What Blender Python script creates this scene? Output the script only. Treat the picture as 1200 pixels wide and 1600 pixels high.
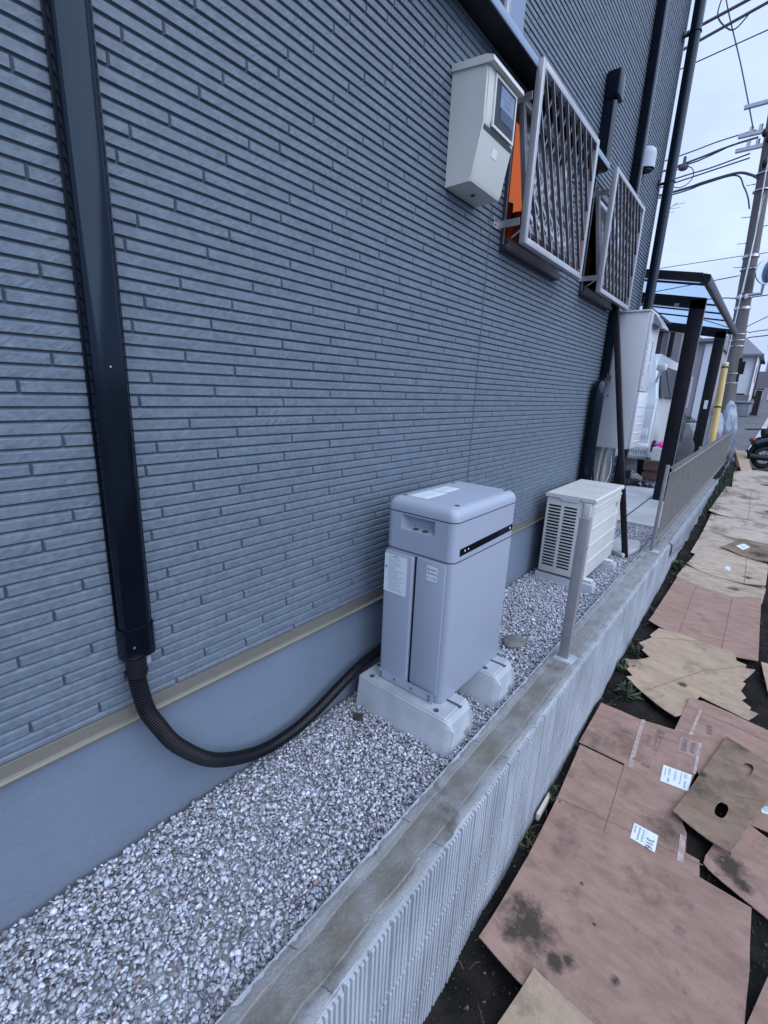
import bpy, bmesh, math, random
import numpy as np
from mathutils import Vector, Matrix, noise
random.seed(7); rng = np.random.default_rng(7)
SC = bpy.context.scene
for o in list(bpy.data.objects): bpy.data.objects.remove(o)
COL = SC.collection

# ---------------------------------------------------------------- camera
cam_d = bpy.data.cameras.new('camera'); cam = bpy.data.objects.new('camera', cam_d); COL.objects.link(cam)
cam_d.sensor_fit = 'HORIZONTAL'; cam_d.sensor_width = 36.0; cam_d.lens = 724/1200*36
cam_d.clip_start = 0.02; cam_d.clip_end = 1500
# rows: image right / image up / backwards, in world axes (X out from the wall, Y along it, Z up)
rt = Vector((0.77285, 0.63329, 0.04061)); upv = Vector((-0.19328, 0.17395, 0.96560)); bk = Vector((0.60444, -0.75411, 0.25684))
M = Matrix((rt, upv, bk)).transposed().to_4x4(); M.translation = (1.05, 0, 0)
cam.matrix_world = M
SC.camera = cam
SC.render.resolution_x = 768; SC.render.resolution_y = 1024

# ---------------------------------------------------------------- light
SUN_EL, SUN_AZ = math.radians(46), math.radians(95)     # azimuth measured from +Y towards +X
w = bpy.data.worlds.new('World'); SC.world = w; w.use_nodes = True
nt = w.node_tree; nt.nodes.clear()
N = nt.nodes.new; L = nt.links.new
out = N('ShaderNodeOutputWorld'); bg = N('ShaderNodeBackground'); bg.inputs['Strength'].default_value = 0.1
sky = N('ShaderNodeTexSky'); sky.sky_type = 'NISHITA'; sky.sun_disc = False
sky.sun_elevation = SUN_EL; sky.sun_rotation = SUN_AZ; sky.air_density = 1.0; sky.dust_density = 0.2
tc = N('ShaderNodeTexCoord'); mp = N('ShaderNodeMapping'); mp.inputs['Scale'].default_value = (1.0, 1.0, 2.6)
nz = N('ShaderNodeTexNoise'); nz.inputs['Scale'].default_value = 2.3; nz.inputs['Detail'].default_value = 5; nz.inputs['Roughness'].default_value = 0.5
cr = N('ShaderNodeValToRGB'); cr.color_ramp.elements[0].position = 0.36; cr.color_ramp.elements[1].position = 0.64
cr.color_ramp.elements[0].color = (2.70, 3.35, 5.3, 1); cr.color_ramp.elements[1].color = (3.75, 4.65, 6.5, 1)
mx = N('ShaderNodeMix'); mx.data_type = 'RGBA'; mx.inputs[0].default_value = 0.985; mx.clamp_result = False
L(tc.outputs['Generated'], mp.inputs['Vector']); L(mp.outputs[0], nz.inputs['Vector']); L(nz.outputs['Fac'], cr.inputs[0])
L(sky.outputs[0], mx.inputs[6]); L(cr.outputs[0], mx.inputs[7]); L(mx.outputs[2], bg.inputs[0]); L(bg.outputs[0], out.inputs[0])

sd = bpy.data.lights.new('sun', 'SUN'); so = bpy.data.objects.new('sun', sd); COL.objects.link(so)
sd.energy = 1.45; sd.angle = math.radians(85); sd.color = (0.90, 0.95, 1.0)
sdir = Vector((math.sin(SUN_AZ)*math.cos(SUN_EL), math.cos(SUN_AZ)*math.cos(SUN_EL), math.sin(SUN_EL)))
so.rotation_euler = sdir.to_track_quat('Z', 'Y').to_euler()
SC.view_settings.view_transform = 'Standard'; SC.view_settings.look = 'None'
SC.view_settings.exposure = 1.0; SC.view_settings.gamma = 1.0
SC.render.engine = 'CYCLES'

# ---------------------------------------------------------------- materials
def mat(name, c, c2=None, rough=0.6, metal=0.0, nscale=8, lo=0.35, hi=0.65, bump=0.0, bscale=120, stretch=(1,1,1), spec=0.5, detail=6, trans=0.0, alpha=1.0, fine=0.0):
    m = bpy.data.materials.new(name); m.use_nodes = True; t = m.node_tree; n = t.nodes; l = t.links
    b = n['Principled BSDF']; b.inputs['Roughness'].default_value = rough; b.inputs['Metallic'].default_value = metal
    b.inputs['Specular IOR Level'].default_value = spec; b.inputs['Transmission Weight'].default_value = trans; b.inputs['Alpha'].default_value = alpha
    co = n.new('ShaderNodeTexCoord'); mpn = n.new('ShaderNodeMapping'); mpn.inputs['Scale'].default_value = stretch
    l.new(co.outputs['Object'], mpn.inputs['Vector'])
    c2 = c2 or tuple(x*0.86 for x in c)
    nn = n.new('ShaderNodeTexNoise'); nn.inputs['Scale'].default_value = nscale; nn.inputs['Detail'].default_value = detail
    l.new(mpn.outputs[0], nn.inputs['Vector'])
    r = n.new('ShaderNodeValToRGB'); r.color_ramp.elements[0].position = lo; r.color_ramp.elements[1].position = hi
    r.color_ramp.elements[0].color = (*c2, 1); r.color_ramp.elements[1].color = (*c, 1)
    l.new(nn.outputs['Fac'], r.inputs[0])
    src = r.outputs[0]
    if fine > 0:
        n2 = n.new('ShaderNodeTexNoise'); n2.inputs['Scale'].default_value = bscale*2.2; n2.inputs['Detail'].default_value = 3
        l.new(co.outputs['Object'], n2.inputs['Vector'])
        mr = n.new('ShaderNodeMapRange'); mr.inputs[1].default_value = 0.3; mr.inputs[2].default_value = 0.7; mr.inputs[3].default_value = 1-fine; mr.inputs[4].default_value = 1+fine
        l.new(n2.outputs['Fac'], mr.inputs[0])
        vm = n.new('ShaderNodeVectorMath'); vm.operation = 'SCALE'; l.new(src, vm.inputs[0]); l.new(mr.outputs[0], vm.inputs['Scale']); src = vm.outputs[0]
    l.new(src, b.inputs['Base Color'])
    if bump > 0:
        nb = n.new('ShaderNodeTexNoise'); nb.inputs['Scale'].default_value = bscale; nb.inputs['Detail'].default_value = 5
        l.new(mpn.outputs[0], nb.inputs['Vector'])
        bp = n.new('ShaderNodeBump'); bp.inputs['Strength'].default_value = bump; bp.inputs['Distance'].default_value = 0.004
        l.new(nb.outputs['Fac'], bp.inputs['Height']); l.new(bp.outputs[0], b.inputs['Normal'])
    m['src'] = name
    return m
def emit(name, c, s):
    m = mat(name, c, rough=0.8); b = m.node_tree.nodes['Principled BSDF']
    b.inputs['Emission Color'].default_value = (*c, 1); b.inputs['Emission Strength'].default_value = s
    return m

M_SIDING = mat('siding_paint', (0.122,0.160,0.213), (0.094,0.126,0.172), rough=0.58, nscale=16, lo=0.25, hi=0.75, bump=0.6, bscale=34, stretch=(1,1,1.6), spec=0.5, fine=0.14)
def chisel(m):
    t = m.node_tree; n = t.nodes; l = t.links; b = n['Principled BSDF']; old = b.inputs['Normal'].links[0].from_node
    co = n.new('ShaderNodeTexCoord'); mp_ = n.new('ShaderNodeMapping'); mp_.vector_type = 'TEXTURE'; mp_.inputs['Rotation'].default_value = (math.radians(38),0,0); mp_.inputs['Scale'].default_value = (1,2.4,0.35)
    l.new(co.outputs['Object'], mp_.inputs[0]); nn = n.new('ShaderNodeTexNoise'); nn.inputs['Scale'].default_value = 42; nn.inputs['Detail'].default_value = 3; l.new(mp_.outputs[0], nn.inputs['Vector'])
    n2 = n.new('ShaderNodeTexNoise'); n2.inputs['Scale'].default_value = 11; n2.inputs['Detail'].default_value = 1; l.new(co.outputs['Object'], n2.inputs['Vector'])
    r2 = n.new('ShaderNodeMapRange'); r2.inputs[1].default_value = 0.45; r2.inputs[2].default_value = 0.62; l.new(n2.outputs['Fac'], r2.inputs[0])
    mu = n.new('ShaderNodeMath'); mu.operation = 'MULTIPLY'; l.new(nn.outputs['Fac'], mu.inputs[0]); l.new(r2.outputs[0], mu.inputs[1])
    bp = n.new('ShaderNodeBump'); bp.inputs['Strength'].default_value = 0.7; bp.inputs['Distance'].default_value = 0.003; l.new(mu.outputs[0], bp.inputs['Height']); l.new(bp.outputs[0], old.inputs['Normal'])
chisel(M_SIDING)
M_GROOVE = mat('siding_groove', (0.050,0.070,0.100), (0.040,0.055,0.085), rough=0.8, nscale=20)
M_FOUND = mat('foundation_mortar', (0.158,0.203,0.275), (0.128,0.168,0.232), rough=0.85, nscale=2.2, lo=0.3, hi=0.7, bump=0.35, bscale=260, fine=0.10, spec=0.25)
def splash(m):
    t = m.node_tree; n = t.nodes; l = t.links; b = n['Principled BSDF']; src = b.inputs['Base Color'].links[0].from_socket
    co = n.new('ShaderNodeTexCoord'); sp = n.new('ShaderNodeSeparateXYZ'); l.new(co.outputs['Object'], sp.inputs[0])
    nn = n.new('ShaderNodeTexNoise'); nn.inputs['Scale'].default_value = 6; nn.inputs['Detail'].default_value = 8; l.new(co.outputs['Object'], nn.inputs['Vector'])
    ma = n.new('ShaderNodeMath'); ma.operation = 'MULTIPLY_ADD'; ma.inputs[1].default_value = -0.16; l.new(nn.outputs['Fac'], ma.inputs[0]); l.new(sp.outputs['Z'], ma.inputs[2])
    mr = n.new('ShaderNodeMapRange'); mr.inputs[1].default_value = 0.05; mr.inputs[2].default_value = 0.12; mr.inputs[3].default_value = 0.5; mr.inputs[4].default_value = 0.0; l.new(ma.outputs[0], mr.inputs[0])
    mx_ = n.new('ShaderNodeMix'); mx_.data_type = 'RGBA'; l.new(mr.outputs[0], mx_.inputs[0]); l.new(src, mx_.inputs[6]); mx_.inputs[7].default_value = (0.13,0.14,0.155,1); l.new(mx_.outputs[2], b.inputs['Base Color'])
    n2 = n.new('ShaderNodeTexNoise'); n2.inputs['Scale'].default_value = 7; n2.inputs['Detail'].default_value = 2; mp_ = n.new('ShaderNodeMapping'); mp_.inputs['Scale'].default_value = (1,.35,2.2); l.new(co.outputs['Object'], mp_.inputs[0]); l.new(mp_.outputs[0], n2.inputs['Vector'])
    bp = n.new('ShaderNodeBump'); bp.inputs['Strength'].default_value = .2; bp.inputs['Distance'].default_value = .012; l.new(n2.outputs['Fac'], bp.inputs['Height']); old = b.inputs['Normal'].links[0].from_node; l.new(bp.outputs[0], old.inputs['Normal'])
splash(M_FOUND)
M_FLASH = mat('shaded_champagne_aluminium', (0.185,0.178,0.165), (0.15,0.145,0.135), rough=0.38, metal=0.35, nscale=6, stretch=(1,0.15,1))  # flashing colour greyed and darkened for the siding's shadow
M_BLACK = mat('black_vinyl', (0.004,0.006,0.011), (0.003,0.0045,0.008), rough=0.13, nscale=9, spec=0.36, bump=0.03, bscale=60)
M_BLACK.node_tree.nodes['Principled BSDF'].inputs['Specular Tint'].default_value = (0.55,0.75,1.0,1)
M_BLACKM = mat('black_matt', (0.008,0.009,0.013), (0.005,0.006,0.009), rough=0.5, nscale=14, spec=0.3)
M_HOSE = mat('hose_black', (0.006,0.007,0.011), rough=0.3, spec=0.4)
M_DBROWN = mat('dark_bronze_aluminium', (0.012,0.012,0.018), (0.008,0.008,0.012), rough=0.42, nscale=12, spec=0.3)
M_CONC = mat('cast_concrete', (0.40,0.44,0.50), (0.31,0.345,0.40), rough=0.85, nscale=9, bump=0.25, bscale=150, fine=0.08, spec=0.25)
M_RIB = mat('ribbed_block_concrete', (0.43,0.47,0.535), (0.29,0.32,0.37), rough=0.92, nscale=7, lo=0.28, hi=0.66, bump=0.5, bscale=240, fine=0.16, stretch=(1,1,0.5), spec=0.2)
M_APRON = mat('apron_concrete', (0.44,0.46,0.49), (0.33,0.345,0.37), rough=0.85, nscale=3, bump=0.2, bscale=120, fine=0.06, spec=0.25)
M_ROAD = mat('asphalt', (0.13,0.14,0.155), (0.095,0.102,0.116), rough=0.9, nscale=1.5, bump=0.3, bscale=90, fine=0.15, spec=0.25)
M_SOIL = mat('dark_soil', (0.022,0.020,0.019), (0.008,0.0075,0.0078), rough=0.95, nscale=9, bump=0.9, bscale=55, fine=0.25, spec=0.15)
M_BATT = mat('grey_lilac_paint', (0.325,0.372,0.475), (0.314,0.360,0.460), rough=0.42, nscale=3, bump=0.10, bscale=520, spec=0.45, fine=0.02)
M_AC = mat('ivory_painted_steel', (0.56,0.575,0.58), (0.52,0.535,0.54), rough=0.42, nscale=4, spec=0.45)
M_METER = mat('ivory_plastic', (0.58,0.60,0.58), (0.54,0.565,0.55), rough=0.45, nscale=4, bump=0.04, bscale=300)
M_CAB = mat('white_steel_cabinet', (0.56,0.59,0.65), (0.52,0.55,0.61), rough=0.38, nscale=3)
M_WHITE = mat('white_plastic', (0.72,0.75,0.78), rough=0.45)
M_LABEL = mat('label_paper', (0.66,0.74,0.82), (0.62,0.70,0.79), rough=0.5, nscale=20)
M_INK = mat('label_ink', (0.12,0.14,0.18), rough=0.6)
M_INKS = mat('soft_print_ink', (0.30,0.33,0.40), rough=0.7)
M_STEEL = mat('stainless_steel', (0.50,0.51,0.54), (0.42,0.43,0.46), rough=0.30, metal=0.85, nscale=30)
M_ALU = mat('silver_aluminium', (0.46,0.46,0.49), (0.40,0.40,0.43), rough=0.36, metal=0.55, nscale=10, stretch=(1,1,0.2))
M_BARD = mat('shaded_lattice_metal', (0.13,0.12,0.14), (0.10,0.09,0.11), rough=0.35, metal=0.4, nscale=10)  # bar metal darkened to hold the shading and dark reflections on its sides
M_POSTG = mat('grey_taupe_aluminium', (0.30,0.30,0.325), (0.27,0.27,0.30), rough=0.40, metal=0.3, nscale=14)
M_WIRE = mat('taupe_wire', (0.30,0.29,0.285), (0.25,0.24,0.235), rough=0.6, nscale=8)
M_FRAMED = mat('bronze_window_frame', (0.030,0.030,0.040), rough=0.4)
M_SASH = mat('grey_sash_frame', (0.20,0.21,0.245), rough=0.4, metal=0.3)
M_PANELB = mat('pale_blue_trim', (0.24,0.31,0.45), (0.21,0.28,0.41), rough=0.5, nscale=6)
M_VENT = mat('pale_vent_hood', (0.40,0.48,0.60), rough=0.4)
M_POLE = mat('utility_pole_concrete', (0.15,0.145,0.15), (0.10,0.098,0.105), rough=0.85, nscale=3, stretch=(3,3,0.3), bump=0.2, bscale=60)
M_CABLE = mat('cable_black', (0.07,0.07,0.10), rough=0.6)
M_YEL = mat('guy_guard_yellow', (0.58,0.42,0.16), (0.50,0.37,0.15), rough=0.5, nscale=5)
M_PINK = mat('pink_cloth', (0.85,0.08,0.45), rough=0.7)
M_BAG = mat('black_bag_plastic', (0.014,0.018,0.028), (0.008,0.010,0.018), rough=0.22, nscale=9, spec=0.7)
M_TARP = mat('dark_grey_cover', (0.045,0.05,0.06), (0.025,0.028,0.035), rough=0.6, nscale=5, stretch=(1,1,0.4))
M_BINC = mat('grey_blue_cover', (0.22,0.25,0.30), (0.16,0.185,0.23), rough=0.6, nscale=3)
M_PLAST = mat('milky_plastic_sheet', (0.36,0.42,0.53), (0.22,0.27,0.37), rough=0.25, nscale=7, lo=0.3, hi=0.7, alpha=0.72, spec=0.7, stretch=(1,1,0.5))
M_FILM = mat('plastic_film', (0.50,0.55,0.63), (0.34,0.38,0.46), rough=0.28, nscale=5, lo=0.3, hi=0.7, alpha=0.82, spec=0.6, stretch=(1,1,0.5))
M_BRN = mat('brown_cladding', (0.075,0.055,0.055), (0.055,0.042,0.042), rough=0.8, nscale=3)
M_LAV = mat('lavender_grey_render', (0.33,0.31,0.36), (0.29,0.275,0.32), rough=0.8, nscale=2)
M_LAVD = mat('grey_render', (0.20,0.195,0.22), rough=0.8, nscale=2)
M_HW = mat('white_render', (0.66,0.69,0.74), (0.60,0.63,0.68), rough=0.8, nscale=2)
M_ROOF = mat('slate_roof', (0.20,0.20,0.24), (0.16,0.16,0.20), rough=0.8, nscale=10, stretch=(1,1,8))
M_LEAF = mat('weed_leaf', (0.045,0.075,0.035), (0.020,0.036,0.020), rough=0.6, nscale=30, spec=0.3)
M_LEAF2 = mat('dry_leaf', (0.16,0.13,0.07), (0.08,0.07,0.04), rough=0.8, nscale=30)
M_TREE = mat('tree_leaf', (0.045,0.062,0.036), (0.022,0.032,0.022), rough=0.7, nscale=4)
M_CAR = mat('white_car_paint', (0.68,0.71,0.76), (0.66,0.69,0.74), rough=0.18, nscale=2, spec=0.6)
M_GLASSD = mat('dark_car_glass', (0.012,0.013,0.02), rough=0.35, spec=0.15)
M_TYRE = mat('tyre_rubber', (0.012,0.012,0.014), rough=0.75)
M_RED = mat('red_lens', (0.30,0.02,0.03), rough=0.25)
M_MIRROR = mat('convex_mirror', (0.35,0.42,0.55), (0.30,0.37,0.50), rough=0.15, metal=0.6)
M_PIPE = mat('ivory_pipe', (0.46,0.44,0.38), rough=0.5)
M_FLAG = mat('pale_stone_slab', (0.42,0.45,0.48), (0.34,0.37,0.40), rough=0.8, nscale=12, bump=0.3, bscale=80)

# window glass: mirror-like, partly see-through
def glass_mat(name, tint, alpha, rough=0.03):
    m = bpy.data.materials.new(name); m.use_nodes = True; t = m.node_tree; n = t.nodes; l = t.links
    n.clear(); o = n.new('ShaderNodeOutputMaterial'); g = n.new('ShaderNodeBsdfGlossy'); g.inputs['Roughness'].default_value = rough; g.inputs['Color'].default_value = (0.9,0.92,0.95,1)
    tr = n.new('ShaderNodeBsdfTransparent'); tr.inputs['Color'].default_value = (*tint,1); ms = n.new('ShaderNodeMixShader'); ms.inputs[0].default_value = alpha
    l.new(tr.outputs[0], ms.inputs[1]); l.new(g.outputs[0], ms.inputs[2]); l.new(ms.outputs[0], o.inputs[0]); return m
M_GLASS = glass_mat('window_glass', (0.20,0.21,0.23), 0.80, 0.10)
M_MGLASS = glass_mat('meter_window_glass', (0.85,0.88,0.92), 0.045)
M_POLY = glass_mat('polycarbonate_sheet', (0.80,0.90,0.97), 0.06, 0.2)

# gravel: tint per stone
M_GRAV = bpy.data.materials.new('crushed_stone'); M_GRAV.use_nodes = True
_t = M_GRAV.node_tree; _b = _t.nodes['Principled BSDF']; _a = _t.nodes.new('ShaderNodeAttribute'); _a.attribute_name = 'tint'
_n = _t.nodes.new('ShaderNodeTexNoise'); _n.inputs['Scale'].default_value = 180; _n.inputs['Detail'].default_value = 4
_c = _t.nodes.new('ShaderNodeTexCoord'); _m = _t.nodes.new('ShaderNodeMapRange'); _m.inputs[1].default_value = .3; _m.inputs[2].default_value = .7; _m.inputs[3].default_value = .78; _m.inputs[4].default_value = 1.15
_v = _t.nodes.new('ShaderNodeVectorMath'); _v.operation = 'SCALE'
_t.links.new(_c.outputs['Object'], _n.inputs['Vector']); _t.links.new(_n.outputs['Fac'], _m.inputs[0]); _t.links.new(_a.outputs['Color'], _v.inputs[0]); _t.links.new(_m.outputs[0], _v.inputs['Scale'])
_t.links.new(_v.outputs[0], _b.inputs['Base Color']); _b.inputs['Roughness'].default_value = 0.75

# kerb top: grey mortar with a mossy brown band down its middle
def kerb_mat():
    m = mat('kerb_top_mortar', (0.30,0.325,0.36), (0.205,0.22,0.24), rough=0.92, nscale=12, lo=0.3, hi=0.7, bump=0.7, bscale=130, fine=0.16, spec=0.2)
    t = m.node_tree; n = t.nodes; l = t.links; b = n['Principled BSDF']
    src = b.inputs['Base Color'].links[0].from_socket
    co = n.new('ShaderNodeTexCoord'); sp = n.new('ShaderNodeSeparateXYZ'); l.new(co.outputs['Object'], sp.inputs[0])   # object origin at x 0.55, y 5
    nn = n.new('ShaderNodeTexNoise'); nn.inputs['Scale'].default_value = 9; nn.inputs['Detail'].default_value = 6; l.new(co.outputs['Object'], nn.inputs['Vector'])
    ad = n.new('ShaderNodeMath'); ad.operation = 'MULTIPLY_ADD'; ad.inputs[1].default_value = 0.05; l.new(nn.outputs['Fac'], ad.inputs[0]); l.new(sp.outputs['X'], ad.inputs[2])
    r = n.new('ShaderNodeValToRGB'); e = r.color_ramp.elements
    mr = n.new('ShaderNodeMapRange'); mr.inputs[1].default_value = -0.06; mr.inputs[2].default_value = 0.11; l.new(ad.outputs[0], mr.inputs[0])
    e[0].position = 0.24; e[0].color = (0.22,0.22,0.22,1); e[1].position = 0.33; e[1].color = (1,1,1,1)
    x = e.new(0.72); x.color = (1,1,1,1); x = e.new(0.80); x.color = (0.22,0.22,0.22,1)
    l.new(mr.outputs[0], r.inputs[0])
    n3 = n.new('ShaderNodeTexNoise'); n3.inputs['Scale'].default_value = 7.0; n3.inputs['Detail'].default_value = 10; n3.inputs['Roughness'].default_value = 0.72; l.new(co.outputs['Object'], n3.inputs['Vector'])
    r3 = n.new('ShaderNodeValToRGB'); r3.color_ramp.elements[0].position = 0.35; r3.color_ramp.elements[1].position = 0.62; l.new(n3.outputs['Fac'], r3.inputs[0])
    r3.color_ramp.elements[0].color = (0.35,0.35,0.35,1); r3.color_ramp.elements[1].color = (0.95,0.95,0.95,1)
    mu = n.new('ShaderNodeMath'); mu.operation = 'MULTIPLY'; l.new(r.outputs[0], mu.inputs[0]); l.new(r3.outputs[0], mu.inputs[1])
    # the band fades out beyond the post
    fy = n.new('ShaderNodeMapRange'); fy.inputs[1].default_value = -3.4; fy.inputs[2].default_value = -2.4; fy.inputs[3].default_value = 1.0; fy.inputs[4].default_value = 0.35; l.new(sp.outputs['Y'], fy.inputs[0])
    mu2 = n.new('ShaderNodeMath'); mu2.operation = 'MULTIPLY'; l.new(mu.outputs[0], mu2.inputs[0]); l.new(fy.outputs[0], mu2.inputs[1])
    mix = n.new('ShaderNodeMix'); mix.data_type = 'RGBA'; l.new(mu2.outputs[0], mix.inputs[0]); l.new(src, mix.inputs[6]); mix.inputs[7].default_value = (0.135,0.125,0.108,1)
    ab = n.new('ShaderNodeMath'); ab.operation = 'MULTIPLY_ADD'; ab.inputs[1].default_value = 0.020; l.new(nn.outputs['Fac'], ab.inputs[0]); l.new(sp.outputs['X'], ab.inputs[2])
    for xc in (-0.0285,0.0415):
        df = n.new('ShaderNodeMath'); df.operation = 'SUBTRACT'; df.inputs[1].default_value = xc+0.006; l.new(ab.outputs[0], df.inputs[0])
        da = n.new('ShaderNodeMath'); da.operation = 'ABSOLUTE'; l.new(df.outputs[0], da.inputs[0])
        ml = n.new('ShaderNodeMapRange'); ml.inputs[1].default_value = 0.0008; ml.inputs[2].default_value = 0.0035; ml.inputs[3].default_value = 0.50; ml.inputs[4].default_value = 0.0; l.new(da.outputs[0], ml.inputs[0])
        mm = n.new('ShaderNodeMath'); mm.operation = 'MULTIPLY'; l.new(ml.outputs[0], mm.inputs[0]); l.new(r3.outputs[0], mm.inputs[1])
        mk = n.new('ShaderNodeMix'); mk.data_type = 'RGBA'; l.new(mm.outputs[0], mk.inputs[0]); l.new(mix.outputs[2], mk.inputs[6]); mk.inputs[7].default_value = (0.40,0.42,0.44,1); mix = mk
    # brown dirt blots
    n4 = n.new('ShaderNodeTexNoise'); n4.inputs['Scale'].default_value = 6.5; n4.inputs['Detail'].default_value = 3; l.new(co.outputs['Object'], n4.inputs['Vector'])
    r4 = n.new('ShaderNodeValToRGB'); r4.color_ramp.elements[0].position = 0.63; r4.color_ramp.elements[1].position = 0.74; l.new(n4.outputs['Fac'], r4.inputs[0])
    mix2 = n.new('ShaderNodeMix'); mix2.data_type = 'RGBA'; l.new(r4.outputs[0], mix2.inputs[0]); l.new(mix.outputs[2], mix2.inputs[6]); mix2.inputs[7].default_value = (0.060,0.052,0.045,1)
    l.new(mix2.outputs[2], b.inputs['Base Color']); return m
M_KERB = kerb_mat()

# cardboard: fibre streaks, fine corrugation, dirt
def card_mat(name, c, c2, dirt=0.66, angle=0.0, seed=0.0, spots=()):
    m = bpy.data.materials.new(name); m.use_nodes = True; t = m.node_tree; n = t.nodes; l = t.links; b = n['Principled BSDF']
    b.inputs['Roughness'].default_value = 0.85; b.inputs['Specular IOR Level'].default_value = 0.2
    co = n.new('ShaderNodeTexCoord'); mp = n.new('ShaderNodeMapping'); mp.inputs['Rotation'].default_value = (0,0,angle); mp.inputs['Location'].default_value = (seed, seed*0.7, 0); mp.inputs['Scale'].default_value = (1,2.6,1)
    l.new(co.outputs['Object'], mp.inputs['Vector'])
    nn = n.new('ShaderNodeTexNoise'); nn.inputs['Scale'].default_value = 9; nn.inputs['Detail'].default_value = 7; nn.inputs['Roughness'].default_value = 0.65; l.new(mp.outputs[0], nn.inputs['Vector'])
    r = n.new('ShaderNodeValToRGB'); r.color_ramp.elements[0].position = 0.32; r.color_ramp.elements[1].position = 0.66; r.color_ramp.elements[0].color = (*c2,1); r.color_ramp.elements[1].color = (*c,1); l.new(nn.outputs['Fac'], r.inputs[0])
    mp2 = n.new('ShaderNodeMapping'); mp2.inputs['Location'].default_value = (seed*1.7+3, seed, 0); l.new(co.outputs['Object'], mp2.inputs['Vector'])
    nd = n.new('ShaderNodeTexNoise'); nd.inputs['Scale'].default_value = 4.2; nd.inputs['Detail'].default_value = 10; nd.inputs['Roughness'].default_value = 0.68; l.new(mp2.outputs[0], nd.inputs['Vector'])
    rd = n.new('ShaderNodeValToRGB'); rd.color_ramp.elements[0].position = dirt-0.10; rd.color_ramp.elements[1].position = dirt+0.07; rd.color_ramp.elements[1].color = (0.8,0.8,0.8,1); l.new(nd.outputs['Fac'], rd.inputs[0])
    nf = n.new('ShaderNodeTexNoise'); nf.inputs['Scale'].default_value = 21; nf.inputs['Detail'].default_value = 9; nf.inputs['Roughness'].default_value = 0.7; l.new(mp2.outputs[0], nf.inputs['Vector'])
    rf = n.new('ShaderNodeValToRGB'); rf.color_ramp.elements[0].position = 0.60; rf.color_ramp.elements[1].position = 0.74; rf.color_ramp.elements[1].color = (0.55,0.55,0.55,1); l.new(nf.outputs['Fac'], rf.inputs[0])
    mf = n.new('ShaderNodeMath'); mf.operation = 'MAXIMUM'; l.new(rd.outputs[0], mf.inputs[0]); l.new(rf.outputs[0], mf.inputs[1])
    fac = mf.outputs[0]
    for (sx, sy, sr) in spots:        # mud stains trodden onto this sheet
        vd = n.new('ShaderNodeVectorMath'); vd.operation = 'DISTANCE'; vd.inputs[1].default_value = (sx, sy, 0)
        fl = n.new('ShaderNodeVectorMath'); fl.operation = 'MULTIPLY'; fl.inputs[1].default_value = (1,1,0); l.new(co.outputs['Object'], fl.inputs[0]); l.new(fl.outputs[0], vd.inputs[0])
        a = n.new('ShaderNodeMath'); a.operation = 'MULTIPLY_ADD'; a.inputs[1].default_value = -sr*3.4; l.new(nf.outputs['Fac'], a.inputs[0]); l.new(vd.outputs['Value'], a.inputs[2])
        mr = n.new('ShaderNodeMapRange'); mr.inputs[1].default_value = -sr*1.25; mr.inputs[2].default_value = -sr*0.25; mr.inputs[3].default_value = 0.95; mr.inputs[4].default_value = 0.0; l.new(a.outputs[0], mr.inputs[0])
        mxm = n.new('ShaderNodeMath'); mxm.operation = 'MAXIMUM'; l.new(fac, mxm.inputs[0]); l.new(mr.outputs[0], mxm.inputs[1]); fac = mxm.outputs[0]
    mix = n.new('ShaderNodeMix'); mix.data_type = 'RGBA'; l.new(fac, mix.inputs[0]); l.new(r.outputs[0], mix.inputs[6]); mix.inputs[7].default_value = (0.046,0.040,0.034,1)
    wv = n.new('ShaderNodeTexWave'); wv.inputs['Scale'].default_value = 52; wv.inputs['Distortion'].default_value = 1.2; wv.inputs['Detail'].default_value = 2; wv.bands_direction = 'Y'
    mp3 = n.new('ShaderNodeMapping'); mp3.inputs['Rotation'].default_value = (0,0,angle); l.new(co.outputs['Object'], mp3.inputs['Vector']); l.new(mp3.outputs[0], wv.inputs['Vector'])
    bp = n.new('ShaderNodeBump'); bp.inputs['Strength'].default_value = 0.22; bp.inputs['Distance'].default_value = 0.0015; l.new(wv.outputs['Fac'], bp.inputs['Height'])
    bp2 = n.new('ShaderNodeBump'); bp2.inputs['Strength'].default_value = 0.5; bp2.inputs['Distance'].default_value = 0.004; l.new(nd.outputs['Fac'], bp2.inputs['Height']); l.new(bp.outputs[0], bp2.inputs['Normal'])
    l.new(bp2.outputs[0], b.inputs['Normal']); l.new(mix.outputs[2], b.inputs['Base Color']); return m

# ---------------------------------------------------------------- building helpers
def empty(name, loc, label, cat, group=None):
    o = bpy.data.objects.new(name, None); o.empty_display_size = 0.1; o.location = loc; COL.objects.link(o)
    o['label'] = label; o['category'] = cat
    if group: o['group'] = group
    return o
def tag(o, label, cat, group=None, kind=None):
    o['label'] = label; o['category'] = cat
    if group: o['group'] = group
    if kind: o['kind'] = kind
    return o
def link(name, me, parent=None, label=None):
    """mesh data is in world coordinates; the object sits at its parent's place"""
    o = bpy.data.objects.new(name, me); COL.objects.link(o)
    if parent is not None:
        o.parent = parent
        P = world_loc(parent)
        me.transform(Matrix.Translation(-P))
    else:
        c = Vector((0,0,0))
        vs = [v.co for v in me.vertices]
        if vs:
            c = Vector(((min(v.x for v in vs)+max(v.x for v in vs))/2, (min(v.y for v in vs)+max(v.y for v in vs))/2, min(v.z for v in vs)))
        me.transform(Matrix.Translation(-c)); o.location = c
    if label: o['label'] = label
    return o
def world_loc(o):
    p = Vector(o.location)
    while o.parent is not None:
        o = o.parent; p += Vector(o.location)
    return p
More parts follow.
